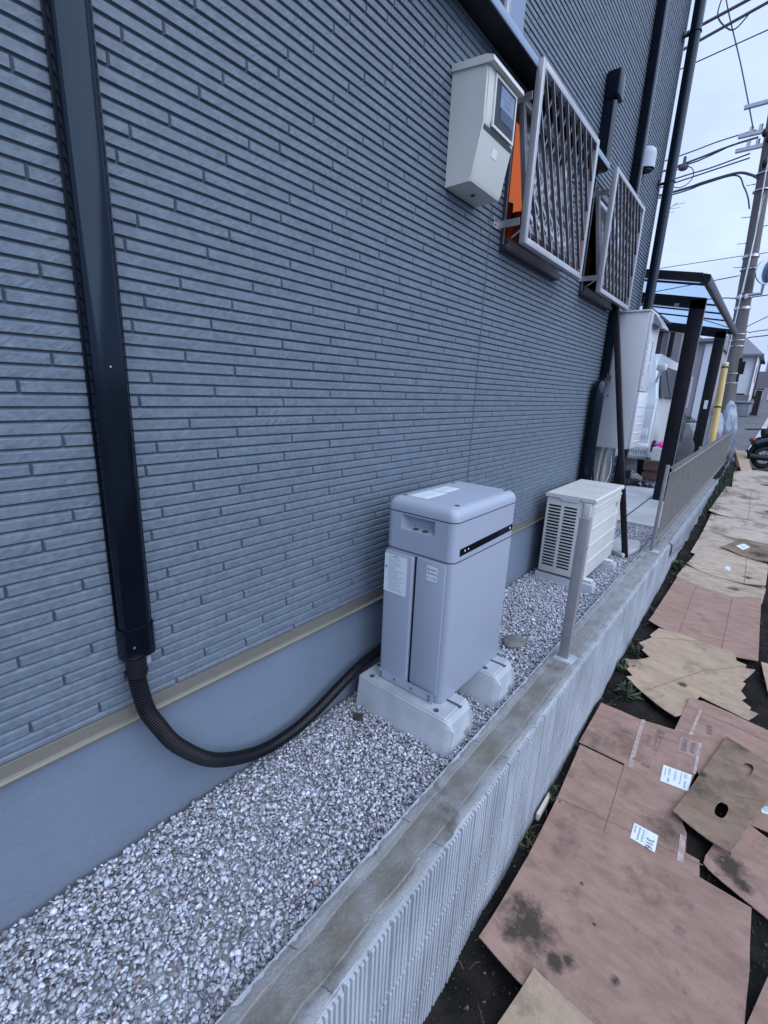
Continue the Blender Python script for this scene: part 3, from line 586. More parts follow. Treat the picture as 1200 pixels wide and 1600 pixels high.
# ================================================================ GRAVEL
CHIPS = []
for q in range(16):
    cb = bmesh.new(); sc_ = rng.uniform(0.55,1.25,3)
    for k in range(11):
        d_ = rng.normal(size=3); d_ /= np.linalg.norm(d_); cb.verts.new(tuple(d_*sc_*rng.uniform(.85,1.1)))
    r_ = bmesh.ops.convex_hull(cb, input=list(cb.verts)); bmesh.ops.delete(cb, geom=[v for v in cb.verts if not v.link_faces], context='VERTS')
    bmesh.ops.triangulate(cb, faces=list(cb.faces)); cb.verts.index_update()
    CHIPS.append((np.array([v.co[:] for v in cb.verts]), np.array([[v.index for v in f.verts] for f in cb.faces]))); cb.free()
def stones(name, n, xr, yr, zf, smin, smax, label, matl, cat='gravel', mean=0.42, sdv=0.12, hotp=0.045, tint=(0.94,1.0,1.17)):
    AV=[];AF=[];AC=[];base=0
    x = rng.uniform(*xr, n); y = rng.uniform(*yr, n); s = smin+(smax-smin)*rng.beta(1.4,3.2,n); z = zf(x,y,s)
    g_ = rng.normal(mean,sdv,n).clip(mean*.42,mean*1.7); hot = rng.random(n) < hotp; g_[hot] = rng.uniform(mean*1.5,mean*1.9,hot.sum())
    col = np.stack([g_*rng.normal(tint[0],0.03,n),g_*rng.normal(tint[1],0.015,n),g_*rng.normal(tint[2],0.04,n)],-1)
    br = rng.random(n) < 0.012; col[br] *= np.array([0.62,0.47,0.40])
    q = rng.normal(size=(n,4)); q /= np.linalg.norm(q,axis=1)[:,None]; a,b_,c,d = q.T
    RM = np.stack([np.stack([1-2*(c*c+d*d),2*(b_*c-a*d),2*(b_*d+a*c)],-1),np.stack([2*(b_*c+a*d),1-2*(b_*b_+d*d),2*(c*d-a*b_)],-1),np.stack([2*(b_*d-a*c),2*(c*d+a*b_),1-2*(b_*b_+c*c)],-1)],1)
    which = rng.integers(0,len(CHIPS),n)
    for k,(BV,BF) in enumerate(CHIPS):
        m_ = np.nonzero(which==k)[0]; nn_ = len(m_); nv = len(BV)
        V = np.einsum('nij,nvj->nvi',RM[m_],BV[None]*s[m_][:,None,None]*rng.uniform(.75,1.25,(nn_,1,3)))*np.array([1,1,.75])+np.stack([x[m_],y[m_],z[m_]],-1)[:,None,:]
        AV.append(V.reshape(-1,3)); AF.append(((BF[None]+(np.arange(nn_)*nv)[:,None,None]).reshape(-1,3)+base)); base += nn_*nv
        cc = np.ones((nn_,nv,4)); cc[...,:3] = col[m_][:,None,:]; AC.append(cc.reshape(-1,4))
    V = np.concatenate(AV); F = np.concatenate(AF); CC = np.concatenate(AC); me = bpy.data.meshes.new(name)
    me.vertices.add(len(V)); me.vertices.foreach_set('co',V.ravel())
    me.loops.add(len(F)*3); me.loops.foreach_set('vertex_index',F.ravel().astype(np.int32))
    me.polygons.add(len(F)); me.polygons.foreach_set('loop_start',(np.arange(len(F))*3).astype(np.int32)); me.polygons.foreach_set('loop_total',np.full(len(F),3,np.int32))
    me.update(calc_edges=True)
    at = me.color_attributes.new('tint','FLOAT_COLOR','POINT'); at.data.foreach_set('color',CC.ravel())
    me.materials.append(matl); o = bpy.data.objects.new(name,me); COL.objects.link(o); o['kind']='stuff'; o['label']=label; o['category']=cat
    return o
def gsink(x,y,s):      # the bed dips along the kerb and heaps slightly against the wall
    return rng.uniform(-1.168,-1.147,len(x))+0.004*np.sin(x*9+y*5)+0.004*np.clip((x-.42)/.06,0,1)
stones('gravel', 84000, (0.004,0.489), (-1.1,4.76), gsink, 0.0042, 0.0125, 'pale blue-grey crushed stone gravel filling the strip between wall and block kerb', M_GRAV)

stones('soil_crumbs', 9000, (0.635,1.9), (0.2,6.0), lambda x,y,s: soilz(y)-0.008+rng.uniform(-.008,.012,len(x)), 0.002, 0.010, 'crumbs of dark earth and small stones on the bare soil beside the block wall', M_GRAV, 'soil crumbs', 0.028, 0.012, 0.01, (1.0,0.95,0.9))
# ================================================================ BLOCK WALL (KERB)
t = empty('block_wall',(0.55,5.0,-1.7),'low retaining wall of ribbed concrete blocks with a stained mortar top','block wall')
KX0,KX1,KY0,KY1 = 0.482,0.618,-2.2,11.95
quickbox('block_core', M_RIB, t, KX0+0.002,KX1,KY0,KY1,-2.0,KT-0.004)
b = MB(); courses = [(-1.3445,KT-0.005),(-1.545,-1.351),(-1.745,-1.551),(-1.95,-1.750)]
y = KY0; k = 0
RP = 0.01475
rr = random.Random(12)
while y < KY1:
    nxt = y+5*RP+(0.0 if (k%5)<4 else 0.002)
    for (z0,z1) in courses:
        if z1 < soilz(y)-0.05: continue
        ga = y+.0030; gb = nxt-.0030; dz = rr.uniform(-.0018,.0010); face = KX1+.0040+rr.uniform(-.0006,.0006)
        b.box(KX1-.001,face,ga,gb,z0,z1+dz)
        w5 = (gb-ga)/5
        for q in range(5):
            a0 = ga+q*w5+.0021; a1 = ga+(q+1)*w5-.0021; dx = rr.uniform(-.0006,.0008); xx = face+.0070+dx; zt = z1+dz-.0008; zb = z0+rr.uniform(0,.002)
            vs = [b.bm.verts.new(p) for p in [(face-.0005,a0-.0009,zb),(xx,a0+.0008,zb),(xx,a1-.0008,zb),(face-.0005,a1+.0009,zb),(face-.0005,a0-.0009,zt),(xx-.0012,a0+.0008,zt),(xx-.0012,a1-.0008,zt),(face-.0005,a1+.0009,zt),(xx,a0+.0008,zt-.0035),(xx,a1-.0008,zt-.0035)]]
            for f_ in [(0,1,8,5,4),(1,2,9,8),(2,3,7,6,9),(8,9,6,5),(4,5,6,7)]: b.bm.faces.new([vs[i_] for i_ in f_])
    y = nxt; k += 1
b.done('ribbed_face', M_RIB, t)
bm = bmesh.new(); nx, ny = 16, 1500; g = []
for j in range(ny+1):
    row = []; y = KY0+(KY1-KY0)*j/ny
    for i in range(nx+1):
        u = i/nx; x = KX0+(KX1+0.004-KX0)*u
        z = KT+0.0032*noise.noise((x*30,y*14,0))+0.0022*noise.noise((x*90,y*90,2))
        if i == 0: x += 0.010*noise.noise((0,y*22,0))+0.007*noise.noise((3,y*60,0))+0.0078; z -= 0.035
        if i == 1: x += 0.010*noise.noise((0,y*22,0))+0.007*noise.noise((3,y*60,0)); z -= 0.003
        if i == nx-1: z -= 0.002
        if i == nx: z -= 0.008; x += 0.0015*noise.noise((9,y*50,0))
        # joint lines across the two shoulders, and the fine line where the mortar band starts
        yy = (y % 0.39)
        if i in (4,12): z -= 0.0016
        row.append(bm.verts.new((x,y,z)))
    g.append(row)
for j in range(ny):
    for i in range(nx): bm.faces.new([g[j][i],g[j][i+1],g[j+1][i+1],g[j+1][i]])
b = MB(); b.bm.free(); b.bm = bm; b.done('mortar_top', M_KERB, t, smooth=True)
b = MB()
def ktop(x,y): return KT+0.0032*noise.noise((x*30,y*14,0))+0.0022*noise.noise((x*90,y*90,2))
k = 0; y = -1.9
while y < 11.5:
    for (xa,xb) in ((0.484,0.512),(0.592,0.616)):
        P_ = [(xa+(xb-xa)*i_/6, y+0.004*noise.noise((i_*1.3,y*9,xa*50))+(xb-xa)*0.25*i_/6) for i_ in range(7)]
        for p_,q_ in zip(P_,P_[1:]): b.quad((p_[0],p_[1]-.0007,ktop(*p_)+.0009),(q_[0],q_[1]-.0007,ktop(*q_)+.0009),(q_[0],q_[1]+.0009,ktop(*q_)+.0009),(p_[0],p_[1]+.0009,ktop(*p_)+.0009))
    y += 0.390
b.done('joint_crack', M_GROOVE, t)

# fence post on the kerb
t = empty('fence_post',(0.55,1.95,KT),'grey-taupe square fence post standing alone on the block wall','fence post')
quickbox('post', M_POSTG, t, 0.527,0.568,1.930,1.966,KT-0.01,-0.475,bev=0.003)
b = MB(); b.prism([(0.508,1.905),(0.592,1.900),(0.598,1.985),(0.512,1.992)],2,KT-0.004,KT+0.006); bmesh.ops.bevel(b.bm,geom=list(b.bm.edges),offset=0.004,segments=2,affect='EDGES'); b.done('mortar_collar', M_CONC, t, smooth=True)
b = MB(); b.cyl((0.566,1.945,-0.60),(0.572,1.945,-0.60),0.006,12); b.cyl((0.545,1.933,-0.60),(0.545,1.927,-0.60),0.004,10); b.done('bolt', M_STEEL, t)

# mesh fence along the kerb
t = empty('mesh_fence',(0.56,7.9,KT),'low taupe wire-mesh fence panel on the far part of the block wall','fence')
b = MB(); y = 3.96
while y < 11.9:
    pts = [(0.560,y,-1.085),(0.560,y,-1.055),(0.580,y,-1.030),(0.560,y,-1.005),(0.560,y,-0.52),(0.582,y,-0.497),(0.560,y,-0.474),(0.560,y,-0.465)]
    b.tube(pts,0.0022,4,cap=False); y += 0.025
b.done('vertical_wires', M_WIRE, t)
b = MB()
for z in [-1.055,-1.005,-0.90,-0.80,-0.70,-0.60,-0.52,-0.474]: b.tube([(0.556,3.95,z),(0.556,11.92,z)],0.0026,6)
b.tube([(0.582,3.95,-1.03),(0.582,11.92,-1.03)],0.003,6); b.tube([(0.584,3.95,-0.497),(0.584,11.92,-0.497)],0.003,6)
b.done('horizontal_wires', M_WIRE, t)
for y in (3.93,5.93,7.93,9.93,11.93): quickbox('post', M_POSTG, t, 0.530,0.553,y-0.012,y+0.012,KT-0.01,-0.455,bev=0.003)
b = MB(); b.prism([(0.508,3.895),(0.592,3.89),(0.598,3.965),(0.512,3.97)],2,KT-0.004,KT+0.006); b.done('mortar_collar', M_CONC, t)
# short return of the fence at its far end
b = MB(); b.tube([(0.556,11.92,-0.47),(0.10,12.1,-0.47)],0.012,8); b.tube([(0.556,11.92,-1.05),(0.10,12.1,-1.05)],0.012,8); b.tube([(0.10,12.1,-1.12),(0.10,12.1,-0.46)],0.015,8); b.done('return_rail', M_POSTG, t)

# ================================================================ BATTERY UNIT
bt = empty('battery_unit',(0.243,1.412,-1.03),'grey-lilac storage battery cabinet with rounded lid on two concrete blocks','battery unit')
x0,x1,y0,y1 = 0.108,0.378,1.190,1.636
def rrect(x0,x1,y0,y1,r,n=6):
    P = []
    for cx,cy,a0 in [(x1-r,y1-r,0),(x0+r,y1-r,90),(x0+r,y0+r,180),(x1-r,y0+r,270)]:
        for k in range(n+1):
            a = math.radians(a0+90*k/n); P.append((cx+r*math.cos(a),cy+r*math.sin(a)))
    return P
def lofted(name, m, parent, secs, smooth=True):
    b = MB(); R_ = []
    for (P,z) in secs: R_.append([b.bm.verts.new((p[0],p[1],z)) for p in P])
    for A,B in zip(R_,R_[1:]):
        n = len(A)
        for k in range(n): b.bm.faces.new([A[k],A[(k+1)%n],B[(k+1)%n],B[k]])
    b.bm.faces.new(R_[0][::-1]); b.bm.faces.new(R_[-1]); return b.done(name, m, parent, smooth=smooth)
lower = lofted('body', M_BATT, bt, [(rrect(x0+.004,x1-.004,y0+.004,y1-.004,.022),-1.030),(rrect(x0,x1,y0,y1,.026),-1.022),(rrect(x0,x1,y0,y1,.026),-0.5235),(rrect(x0+.004,x1-.004,y0+.004,y1-.004,.022),-0.5205)])
# upper band, with a handle recess cut in its near face
b = MB(); R_ = []
P = rrect(x0-.0,x1+.0,y0-.0,y1+.0,.026)
for (q,z) in [(rrect(x0+.004,x1-.004,y0+.004,y1-.004,.022),-0.5203),(P,-0.517),(P,-0.391)]: R_.append([b.bm.verts.new((p[0],p[1],z)) for p in q])
n = len(P)
for A,B in zip(R_,R_[1:]):
    for k in range(n):
        if A is R_[1] and abs(P[k][1]-y0)<1e-6 and abs(P[(k+1)%n][1]-y0)<1e-6:   # near face: leave the recess open
            u0,u1,w0,w1 = 0.172,0.304,-0.4465,-0.396
            xa,xb = P[k][0],P[(k+1)%n][0]
            v = lambda x,z,yy=y0: b.bm.verts.new((x,yy,z))
            za,zb = -0.517,-0.391
            for q in [((xa,za),(xb,za),(xb,w0),(xa,w0)),((xa,w1),(xb,w1),(xb,zb),(xa,zb)),((xa,w0),(u0,w0),(u0,w1),(xa,w1)),((u1,w0),(xb,w0),(xb,w1),(u1,w1))]:
                b.bm.faces.new([v(*p) for p in q])
            dy = y0+0.028
            b.quad((u0+.012,dy,w0+.014),(u1-.002,dy,w0+.014),(u1-.002,dy,w1),(u0+.012,dy,w1))
            b.quad((u0,y0,w0),(u1,y0,w0),(u1-.002,dy,w0+.014),(u0+.012,dy,w0+.014)); b.quad((u0,y0,w0),(u0+.012,dy,w0+.014),(u0+.012,dy,w1),(u0,y0,w1))
            b.quad((u1,y0,w0),(u1-.002,dy,w0+.014),(u1-.002,dy,w1),(u1,y0,w1)); b.quad((u0,y0,w1),(u1,y0,w1),(u1-.002,dy,w1),(u0+.012,dy,w1))
            continue
        b.bm.faces.new([A[k],A[(k+1)%n],B[(k+1)%n],B[k]])
b.done('upper_body', M_BATT, bt, smooth=True)
lid = lofted('lid', M_BATT, bt, [(rrect(x0+.003,x1-.003,y0+.003,y1-.003,.024),-0.3895),(rrect(x0-.001,x1+.001,y0-.001,y1+.001,.027),-0.387),(rrect(x0-.001,x1+.001,y0-.001,y1+.001,.027),-0.371),(rrect(x0+.003,x1-.003,y0+.003,y1-.003,.027),-0.360),(rrect(x0+.010,x1-.010,y0+.010,y1-.010,.027),-0.351),(rrect(x0+.020,x1-.020,y0+.020,y1-.020,.024),-0.3465),(rrect(x0+.032,x1-.032,y0+.032,y1-.032,.018),-0.345)])
for (x,y) in [(0.345,1.245),(0.345,1.590),(0.142,1.245),(0.142,1.560)]: b = MB(); b.cyl((x,y,-0.3452),(x,y,-0.3440),0.0085,14); b.done('lid_plug', M_GROOVE, lid)
b = MB(); b.cyl((0.225,y0+.012,-0.4395),(0.225,y0+.012,-0.4375),0.010,14); b.cyl((0.262,y0+.012,-0.4395),(0.262,y0+.012,-0.4375),0.010,14); b.done('recess_plug', M_GROOVE, bt)
# raised near-face panels with the vertical groove between them
b = MB(); b.box(x0+0.006,0.236,y0-0.010,y0+0.002,-1.012,-0.530,bev=0.008,seg=4); b.done('front_panel', M_BATT, bt, smooth=True)
b = MB(); b.box(0.245,x1-0.022,y0-0.004,y0+0.002,-1.000,-0.528,bev=0.003,seg=2); b.done('front_panel', M_BATT, bt, smooth=True)
b = MB(); b.box(0.2365,0.2445,y0-0.0005,y0+0.0005,-1.010,-0.528); b.done('panel_gap', M_BLACKM, bt)
b = MB()
for z in (-0.3905,-0.5220): b.tube([(p[0],p[1],z) for p in rrect(x0+.0012,x1-.0012,y0+.0012,y1-.0012,.026)+[rrect(x0+.0012,x1-.0012,y0+.0012,y1-.0012,.026)[0]]],0.0016,5,cap=False)
b.done('seam', M_GROOVE, bt)
b = MB()
b.box(x0+.004,x1-.026,y0-0.0125,y0-0.0105,-1.026,-0.994) 
b.done('base_plate', M_BATT, bt)
for (x,z) in [(0.124,-1.006),(0.124,-1.018),(0.187,-1.010),(0.262,-1.010),(0.336,-1.004),(0.336,-1.018)]: b = MB(); b.cyl((x,y0-0.0125,z),(x,y0-0.0155,z),0.0048,8); b.done('base_bolt', M_INK, bt)
# black display strip on the long side
b = MB(); b.prism([(1.228,-0.5020),(1.612,-0.4940),(1.612,-0.4700),(1.228,-0.4780)],0,x1-0.001,x1+0.0015); st = b.done('display_strip', M_BLACK, bt)
b = MB()
for (y,z,r) in [(1.258,-0.4885,.0036),(1.280,-0.488,.003),(1.592,-0.4825,.0045)]: b = MB(); b.cyl((x1+.0015,y,z),(x1+.0022,y,z),r,12); b.done('indicator', M_WHITE, st)
# labels
def lab_front(name, xa, xb, za, zb, y, lines, parent, seed=1):
    lb = quickbox(name, M_LABEL, parent, xa,xb,y-0.0010,y,za,zb)
    rnd = random.Random(seed); b = MB()
    for (u0,u1,v,h) in lines:
        x = xa+(xb-xa)*u0; xe = xa+(xb-xa)*u1; z = za+(zb-za)*v
        while x < xe:
            w_ = rnd.uniform(0.0012,0.0034); b.quad((x,y-0.0013,z-h/2),(min(x+w_,xe),y-0.0013,z-h/2),(min(x+w_,xe),y-0.0013,z+h/2),(x,y-0.0013,z+h/2)); x += w_+rnd.uniform(0.0005,0.0011)
    b.done('print', M_INKS, lb); return lb
ln = []; rnd = random.Random(3)
for v in [.95,.90,.84,.79,.74,.69,.64,.59,.54,.49,.44,.39,.34,.28,.23,.18,.13,.08]: ln.append((0.18,rnd.uniform(.5,.92),v,0.0022))
ln.append((.4,.62,.965,.003))
wl = lab_front('warning_label',0.118,0.212,-0.680,-0.541,y0-0.0105,ln,bt)
b = MB()
for z,r in [(-0.590,.0042)]: b.cyl((0.126,y0-.0116,z),(0.126,y0-.0120,z),r,14)
b.done('warning_dot', M_INK, wl)
lab_front('small_label',0.287,0.327,-0.566,-0.544,y0-0.0042,[(.08,.32,.5,.011),(.4,.9,.5,.006)],bt,5)
lab_front('small_label',0.287,0.327,-0.594,-0.573,y0-0.0042,[(.08,.2,.5,.008),(.3,.62,.5,.003),(.72,.9,.5,.008)],bt,6)
for (a,c) in [((0.160,1.250),(0.228,1.372)),((0.160,1.384),(0.218,1.480))]:
    lb = quickbox('lid_label', M_LABEL, lid, a[0],c[0],a[1],c[1],-0.3450,-0.3443); b = MB()
    for q in range(7):
        yy = a[1]+.012+q*(c[1]-a[1]-.024)/6; b.quad((a[0]+.008,yy,-0.3441),(c[0]-rnd.uniform(.008,.03),yy,-0.3441),(c[0]-.012,yy+.0025,-0.3441),(a[0]+.008,yy+.0025,-0.3441))

    b.done('print', M_INKS, lb)
# concrete blocks below it
def base_block(y0,y1,x0,x1,label,zt=-1.031):
    t = empty('concrete_block',((x0+x1)/2,(y0+y1)/2,-1.16),label,'concrete block','concrete base blocks under the battery unit')
    b = MB(); zb = -1.185; s_ = 0.016
    def sec(x,ins): return [(x,y0-ins,zb),(x,y1+ins,zb),(x,y1-s_+ins*0,zt-.030+.0),(x,y1-s_-.004,zt),(x,y0+s_+.004,zt),(x,y0+s_,zt-.030+.0)]
    A = [b.bm.verts.new(p) for p in sec(x0,0)]; B = [b.bm.verts.new(p) for p in sec(x1-.028,0)]
    # far end is chamfered at the shoulders
    C_ = [b.bm.verts.new(p) for p in [(x1,y0+.012,zb),(x1,y1-.012,zb),(x1,y1-.032,zt-.04),(x1-.012,y1-.034,zt-.016),(x1-.012,y0+.034,zt-.016),(x1,y0+.032,zt-.04)]]
    for P_,Q in ((A,B),(B,C_)):
        for k in range(6): b.bm.faces.new([P_[k],P_[(k+1)%6],Q[(k+1)%6],Q[k]])
    b.bm.faces.new(A[::-1]); b.bm.faces.new(C_)
    bmesh.ops.recalc_face_normals(b.bm, faces=b.bm.faces)
    bmesh.ops.bevel(b.bm, geom=list(b.bm.edges), offset=0.005, segments=2, affect='EDGES')
    b.done('block_body', M_CONC, t, smooth=True)
    b = MB(); ym = y0+(y1-y0)*0.60; b.box(x0+.01,x1-.02,ym-.005,ym+.005,zt-.001,zt+.0015); b.done('slot', M_GROOVE, t)
    b = MB(); b.prism([(y0+.045,-1.150),(y1-.045,-1.150),(y1-.052,-1.112),(y0+.052,-1.112)],0,x1-.010,x1+.0015); b.done('end_recess', mat('shaded_concrete_recess',(0.22,0.24,0.27),rough=0.9), t)  # recess not cut in; its shade is a patch of darkened concrete
    b = MB()
    for xx in (x1-.075,x0+.045): b.cyl((xx,y0+.045,zt-.002),(xx,y0+.045,zt+.0015),0.0095,14)
    b.done('bolt_hole', M_GROOVE, t)
base_block(1.118,1.312,0.050,0.452,'longer-looking pale concrete block under the near end of the battery unit')
base_block(1.455,1.640,0.050,0.458,'pale concrete block under the far end of the battery unit, half hidden')

# ================================================================ AIR CONDITIONER OUTDOOR UNIT
t = empty('outdoor_unit',(0.21,3.17,-1.09),'ivory air-conditioner outdoor unit with louvred end panel','outdoor unit')
x0,x1,y0,y1,zb,zt = 0.072,0.352,2.842,3.50,-1.092,-0.600
quickbox('casing', M_AC, t, x0,x1,y0,y1,zb,zt,bev=0.006)
b = MB(); b.prism([(x0-.008,zt),(x1+.012,zt),(x1+.012,zt+.016),(x1+.004,zt+.022),(x0,zt+.022),(x0-.008,zt+.016)],1,y0-.010,y1+.008); tp = b.done('top_panel', M_AC, t)
b = MB()
for y in (3.06,3.28): b.box(x0+.01,x1-.005,y,y+.010,zt+.022,zt+.0245)
b.done('top_rib', M_AC, tp)
b = MB(); b.prism([(0.152,zt+.001),(0.165,zt-.014),(0.262,zt-.014),(0.275,zt+.001)],1,y0-.009,y0+.002); b.done('grip_flap', M_AC, tp)
for xs_ in (.118,.28): b = MB(); b.cyl((xs_,y0-.010,zt+.008),(xs_,y0-.012,zt+.008),0.004,8); b.done('screw', M_STEEL, tp)
b = MB(); n = 20; zs0,zs1 = -1.052,-0.645; ph = (zs1-zs0)/n
for (xa,xb) in [(0.090,0.166),(0.184,0.262)]:
    for k in range(n):
        z = zs0+ph*(k+.5); h = ph*0.27; P = []
        for cx,sgn in ((xb-h,1),(xa+h,-1)):
            for q in range(7):
                a = math.radians(-90+180*q/6); P.append((cx+sgn*h*math.cos(a),z+sgn*h*math.sin(a)))
        b.prism(P,1,y0-.0008,y0+.002)
lv = b.done('louvre_slots', M_BLACKM, t)
b = MB(); b.box(0.296,0.340,y0-.012,y0+.002,-0.700,-0.606,bev=.006,seg=3); b.done('valve_cover', M_AC, t, smooth=True)
b = MB()
for k in range(4): b.box(x1-.001,x1+.005,y0+.03,y1-.01,-0.665-k*.107,-0.655-k*.107,bev=.002)
b.box(x1-.001,x1+.008,y0+.012,y1-.006,-0.640,-0.628,bev=.003)
b.done('front_rib', M_AC, t, smooth=True)
b = MB(); b.box(x1-.001,x1+.0035,y0+.008,y0+.022,zb+.01,-0.63,bev=.001); b.box(x1-.001,x1+.0035,y1-.02,y1-.006,zb+.01,-0.63,bev=.001); b.done('front_frame', M_AC, t)
b = MB(); b.box(x1+.0005,x1+.0016,y1-.11,y1-.05,-0.70,-0.685); b.box(x1+.0005,x1+.0016,y1-.10,y1-.06,-0.715,-0.705); b.done('green_sticker', mat('sticker_green',(0.10,0.34,0.16)), t)
for y in (2.90,3.38):
    b = MB(); b.box(x0+.01,x1+.045,y-.022,y+.022,zb-.012,zb+.001,bev=.002); b.done('foot', M_AC, t)
def ac_block(y, label):
    q = empty('base_block',(0.22,y,-1.16),label,'base block','base blocks under the outdoor unit')
    b = MB(); b.prism([(y-.052,-1.18),(y+.052,-1.18),(y+.042,-1.106),(y-.042,-1.106)],0,0.055,0.415); bmesh.ops.bevel(b.bm,geom=list(b.bm.edges),offset=.004,segments=2,affect='EDGES'); b.done('block_body', M_CONC, q, smooth=True)
    b = MB(); b.cyl((0.385,y,-1.106),(0.385,y,-1.098),.008,8); b.box(0.365,0.405,y-.014,y+.014,-1.107,-1.103); b.done('bolt', M_STEEL, q)
ac_block(2.885,'small concrete block under the near, louvred end of the outdoor unit'); ac_block(3.385,'small concrete block under the far end of the outdoor unit')

# ================================================================ WALL CABINET
t = empty('wall_cabinet',(0.14,4.05,-0.37),'tall white steel equipment cabinet hung on the wall near the house corner','equipment cabinet')
x0,x1,y0,y1 = 0.004,0.252,3.905,4.20
quickbox('casing', M_CAB, t, x0,x1,y0,y1,-0.372,0.605,bev=0.004)
quickbox('top_cap', M_CAB, t, 0.0,0.262,3.895,4.21,0.605,0.618,bev=0.003)
up_ = quickbox('upper_door', M_CAB, t, x1,x1+.020,y0+.008,y1+.02,0.060,0.595,bev=0.004)
lo_ = quickbox('lower_door', M_CAB, t, x1,x1+.022,y0+.006,y1+.02,-0.362,0.052,bev=0.004)
b = MB()
for k in range(5): b.box(x1+.021,x1+.026,y0+.05,y1-.01,-0.32+k*.066,-0.312+k*.066,bev=.002)
b.done('rib', M_CAB, lo_)
b = MB()
for k in range(6): b.box(x1+.0195,x1+.0207,y0+.018,y0+.028,0.16+k*.046,0.16+k*.046+.034)
b.done('vent_slot', M_BLACKM, up_)
b = MB(); b.box(x1+.0195,x1+.0205,y0+.15,y0+.19,0.28,0.42); b.box(x1+.0195,x1+.0205,y0+.15,y0+.18,0.20,0.26); b.done('lettering', M_INKS, up_)
for y in (y0+.05,y1-.03): b = MB(); b.cyl((x1+.02,y,0.085),(x1+.023,y,0.085),.005,8); b.done('screw', M_INK, up_)
b = MB(); b.prism([(x1+.015,0.530),(x1+.085,0.505),(x1+.080,0.520),(x1+.030,0.590),(x1+.015,0.592)],1,y0+.03,y1+.01); b.done('exhaust_hood', M_STEEL, t)
b = MB()
for z in (-0.345,-0.325): b.cyl((0.03,y0-.001,z),(0.03,y0-.003,z),.004,8)
b.cyl((0.06,y0-.001,0.02),(0.06,y0-.004,0.02),.007,8); b.done('screw', M_INK, t)
b = MB(); b.tube([(0.07,4.08,-0.37),(0.07,4.08,-0.55)],.014,10); b.tube([(0.07,4.08,-0.53),(0.07,4.08,-1.15)],.022,12); b.tube([(0.045,4.02,-0.37),(0.045,4.02,-1.15)],.009,8); b.done('ivory_conduit', M_PIPE, t, smooth=True)
b = MB(); b.tube(smooth_curve([(0.10,4.1,-0.37),(0.13,4.05,-0.6),(0.06,4.0,-0.85),(0.05,4.0,-1.15)],6),.004,6); b.done('thin_cable', M_WHITE, t)
b = MB(); b.tube(smooth_curve([(0.03,3.90,-0.42),(0.03,3.95,-0.6),(0.06,4.05,-0.85),(0.14,4.1,-1.15)],6),.008,6); b.done('black_cable', M_BLACKM, t)
b = MB(); b.prism([(0.0,-0.52),(0.035,-0.52),(0.02,-0.40),(0.0,-0.40)],1,3.86,3.865); b.done('cable_tag', M_WHITE, t)
quickbox('support_leg', M_DBROWN, t, 0.17,0.225,4.08,4.135,-1.15,-0.372)
# slab by the pole
b = MB(); b.prism([(0.20,3.80),(0.40,3.66),(0.46,3.95),(0.42,4.16),(0.26,4.14)],2,-1.15,-1.118); bmesh.ops.bevel(b.bm,geom=list(b.bm.edges),offset=.006,segments=2,affect='EDGES')
tag(b.done('stone_slab', M_FLAG, None, smooth=True),'flat pale stone slab lying in the gravel at the foot of the leaning pole','stone slab')
b = MB(); vs = b.sphere((0.31,1.96,-1.140),0.055,3,(0.9,1.25,0.22))
for v in vs: v.co += Vector((noise.noise(v.co*30),noise.noise(v.co*31+Vector((3,0,0))),0))*0.012
tag(b.done('flat_stone', mat('grey_brown_stone',(0.17,0.17,0.175),(0.11,0.11,0.115),rough=0.9,nscale=30,bump=.4), None, smooth=True),'flat dark grey stone sunk in the gravel beyond the battery unit','stone')
b = MB(); vs = b.sphere((0.115,1.07,-1.142),0.019,3,(1.2,0.8,0.45))
for v in vs: v.co += Vector((noise.noise(v.co*60),noise.noise(v.co*61),noise.noise(v.co*62)))*0.012
tag(b.done('dead_leaf_clump', mat('dead_leaf_brown',(0.06,0.045,0.045),(0.03,0.025,0.025),rough=0.9,nscale=40), None),'small brown clump of dead leaves on the gravel by the near concrete block','dead leaves')

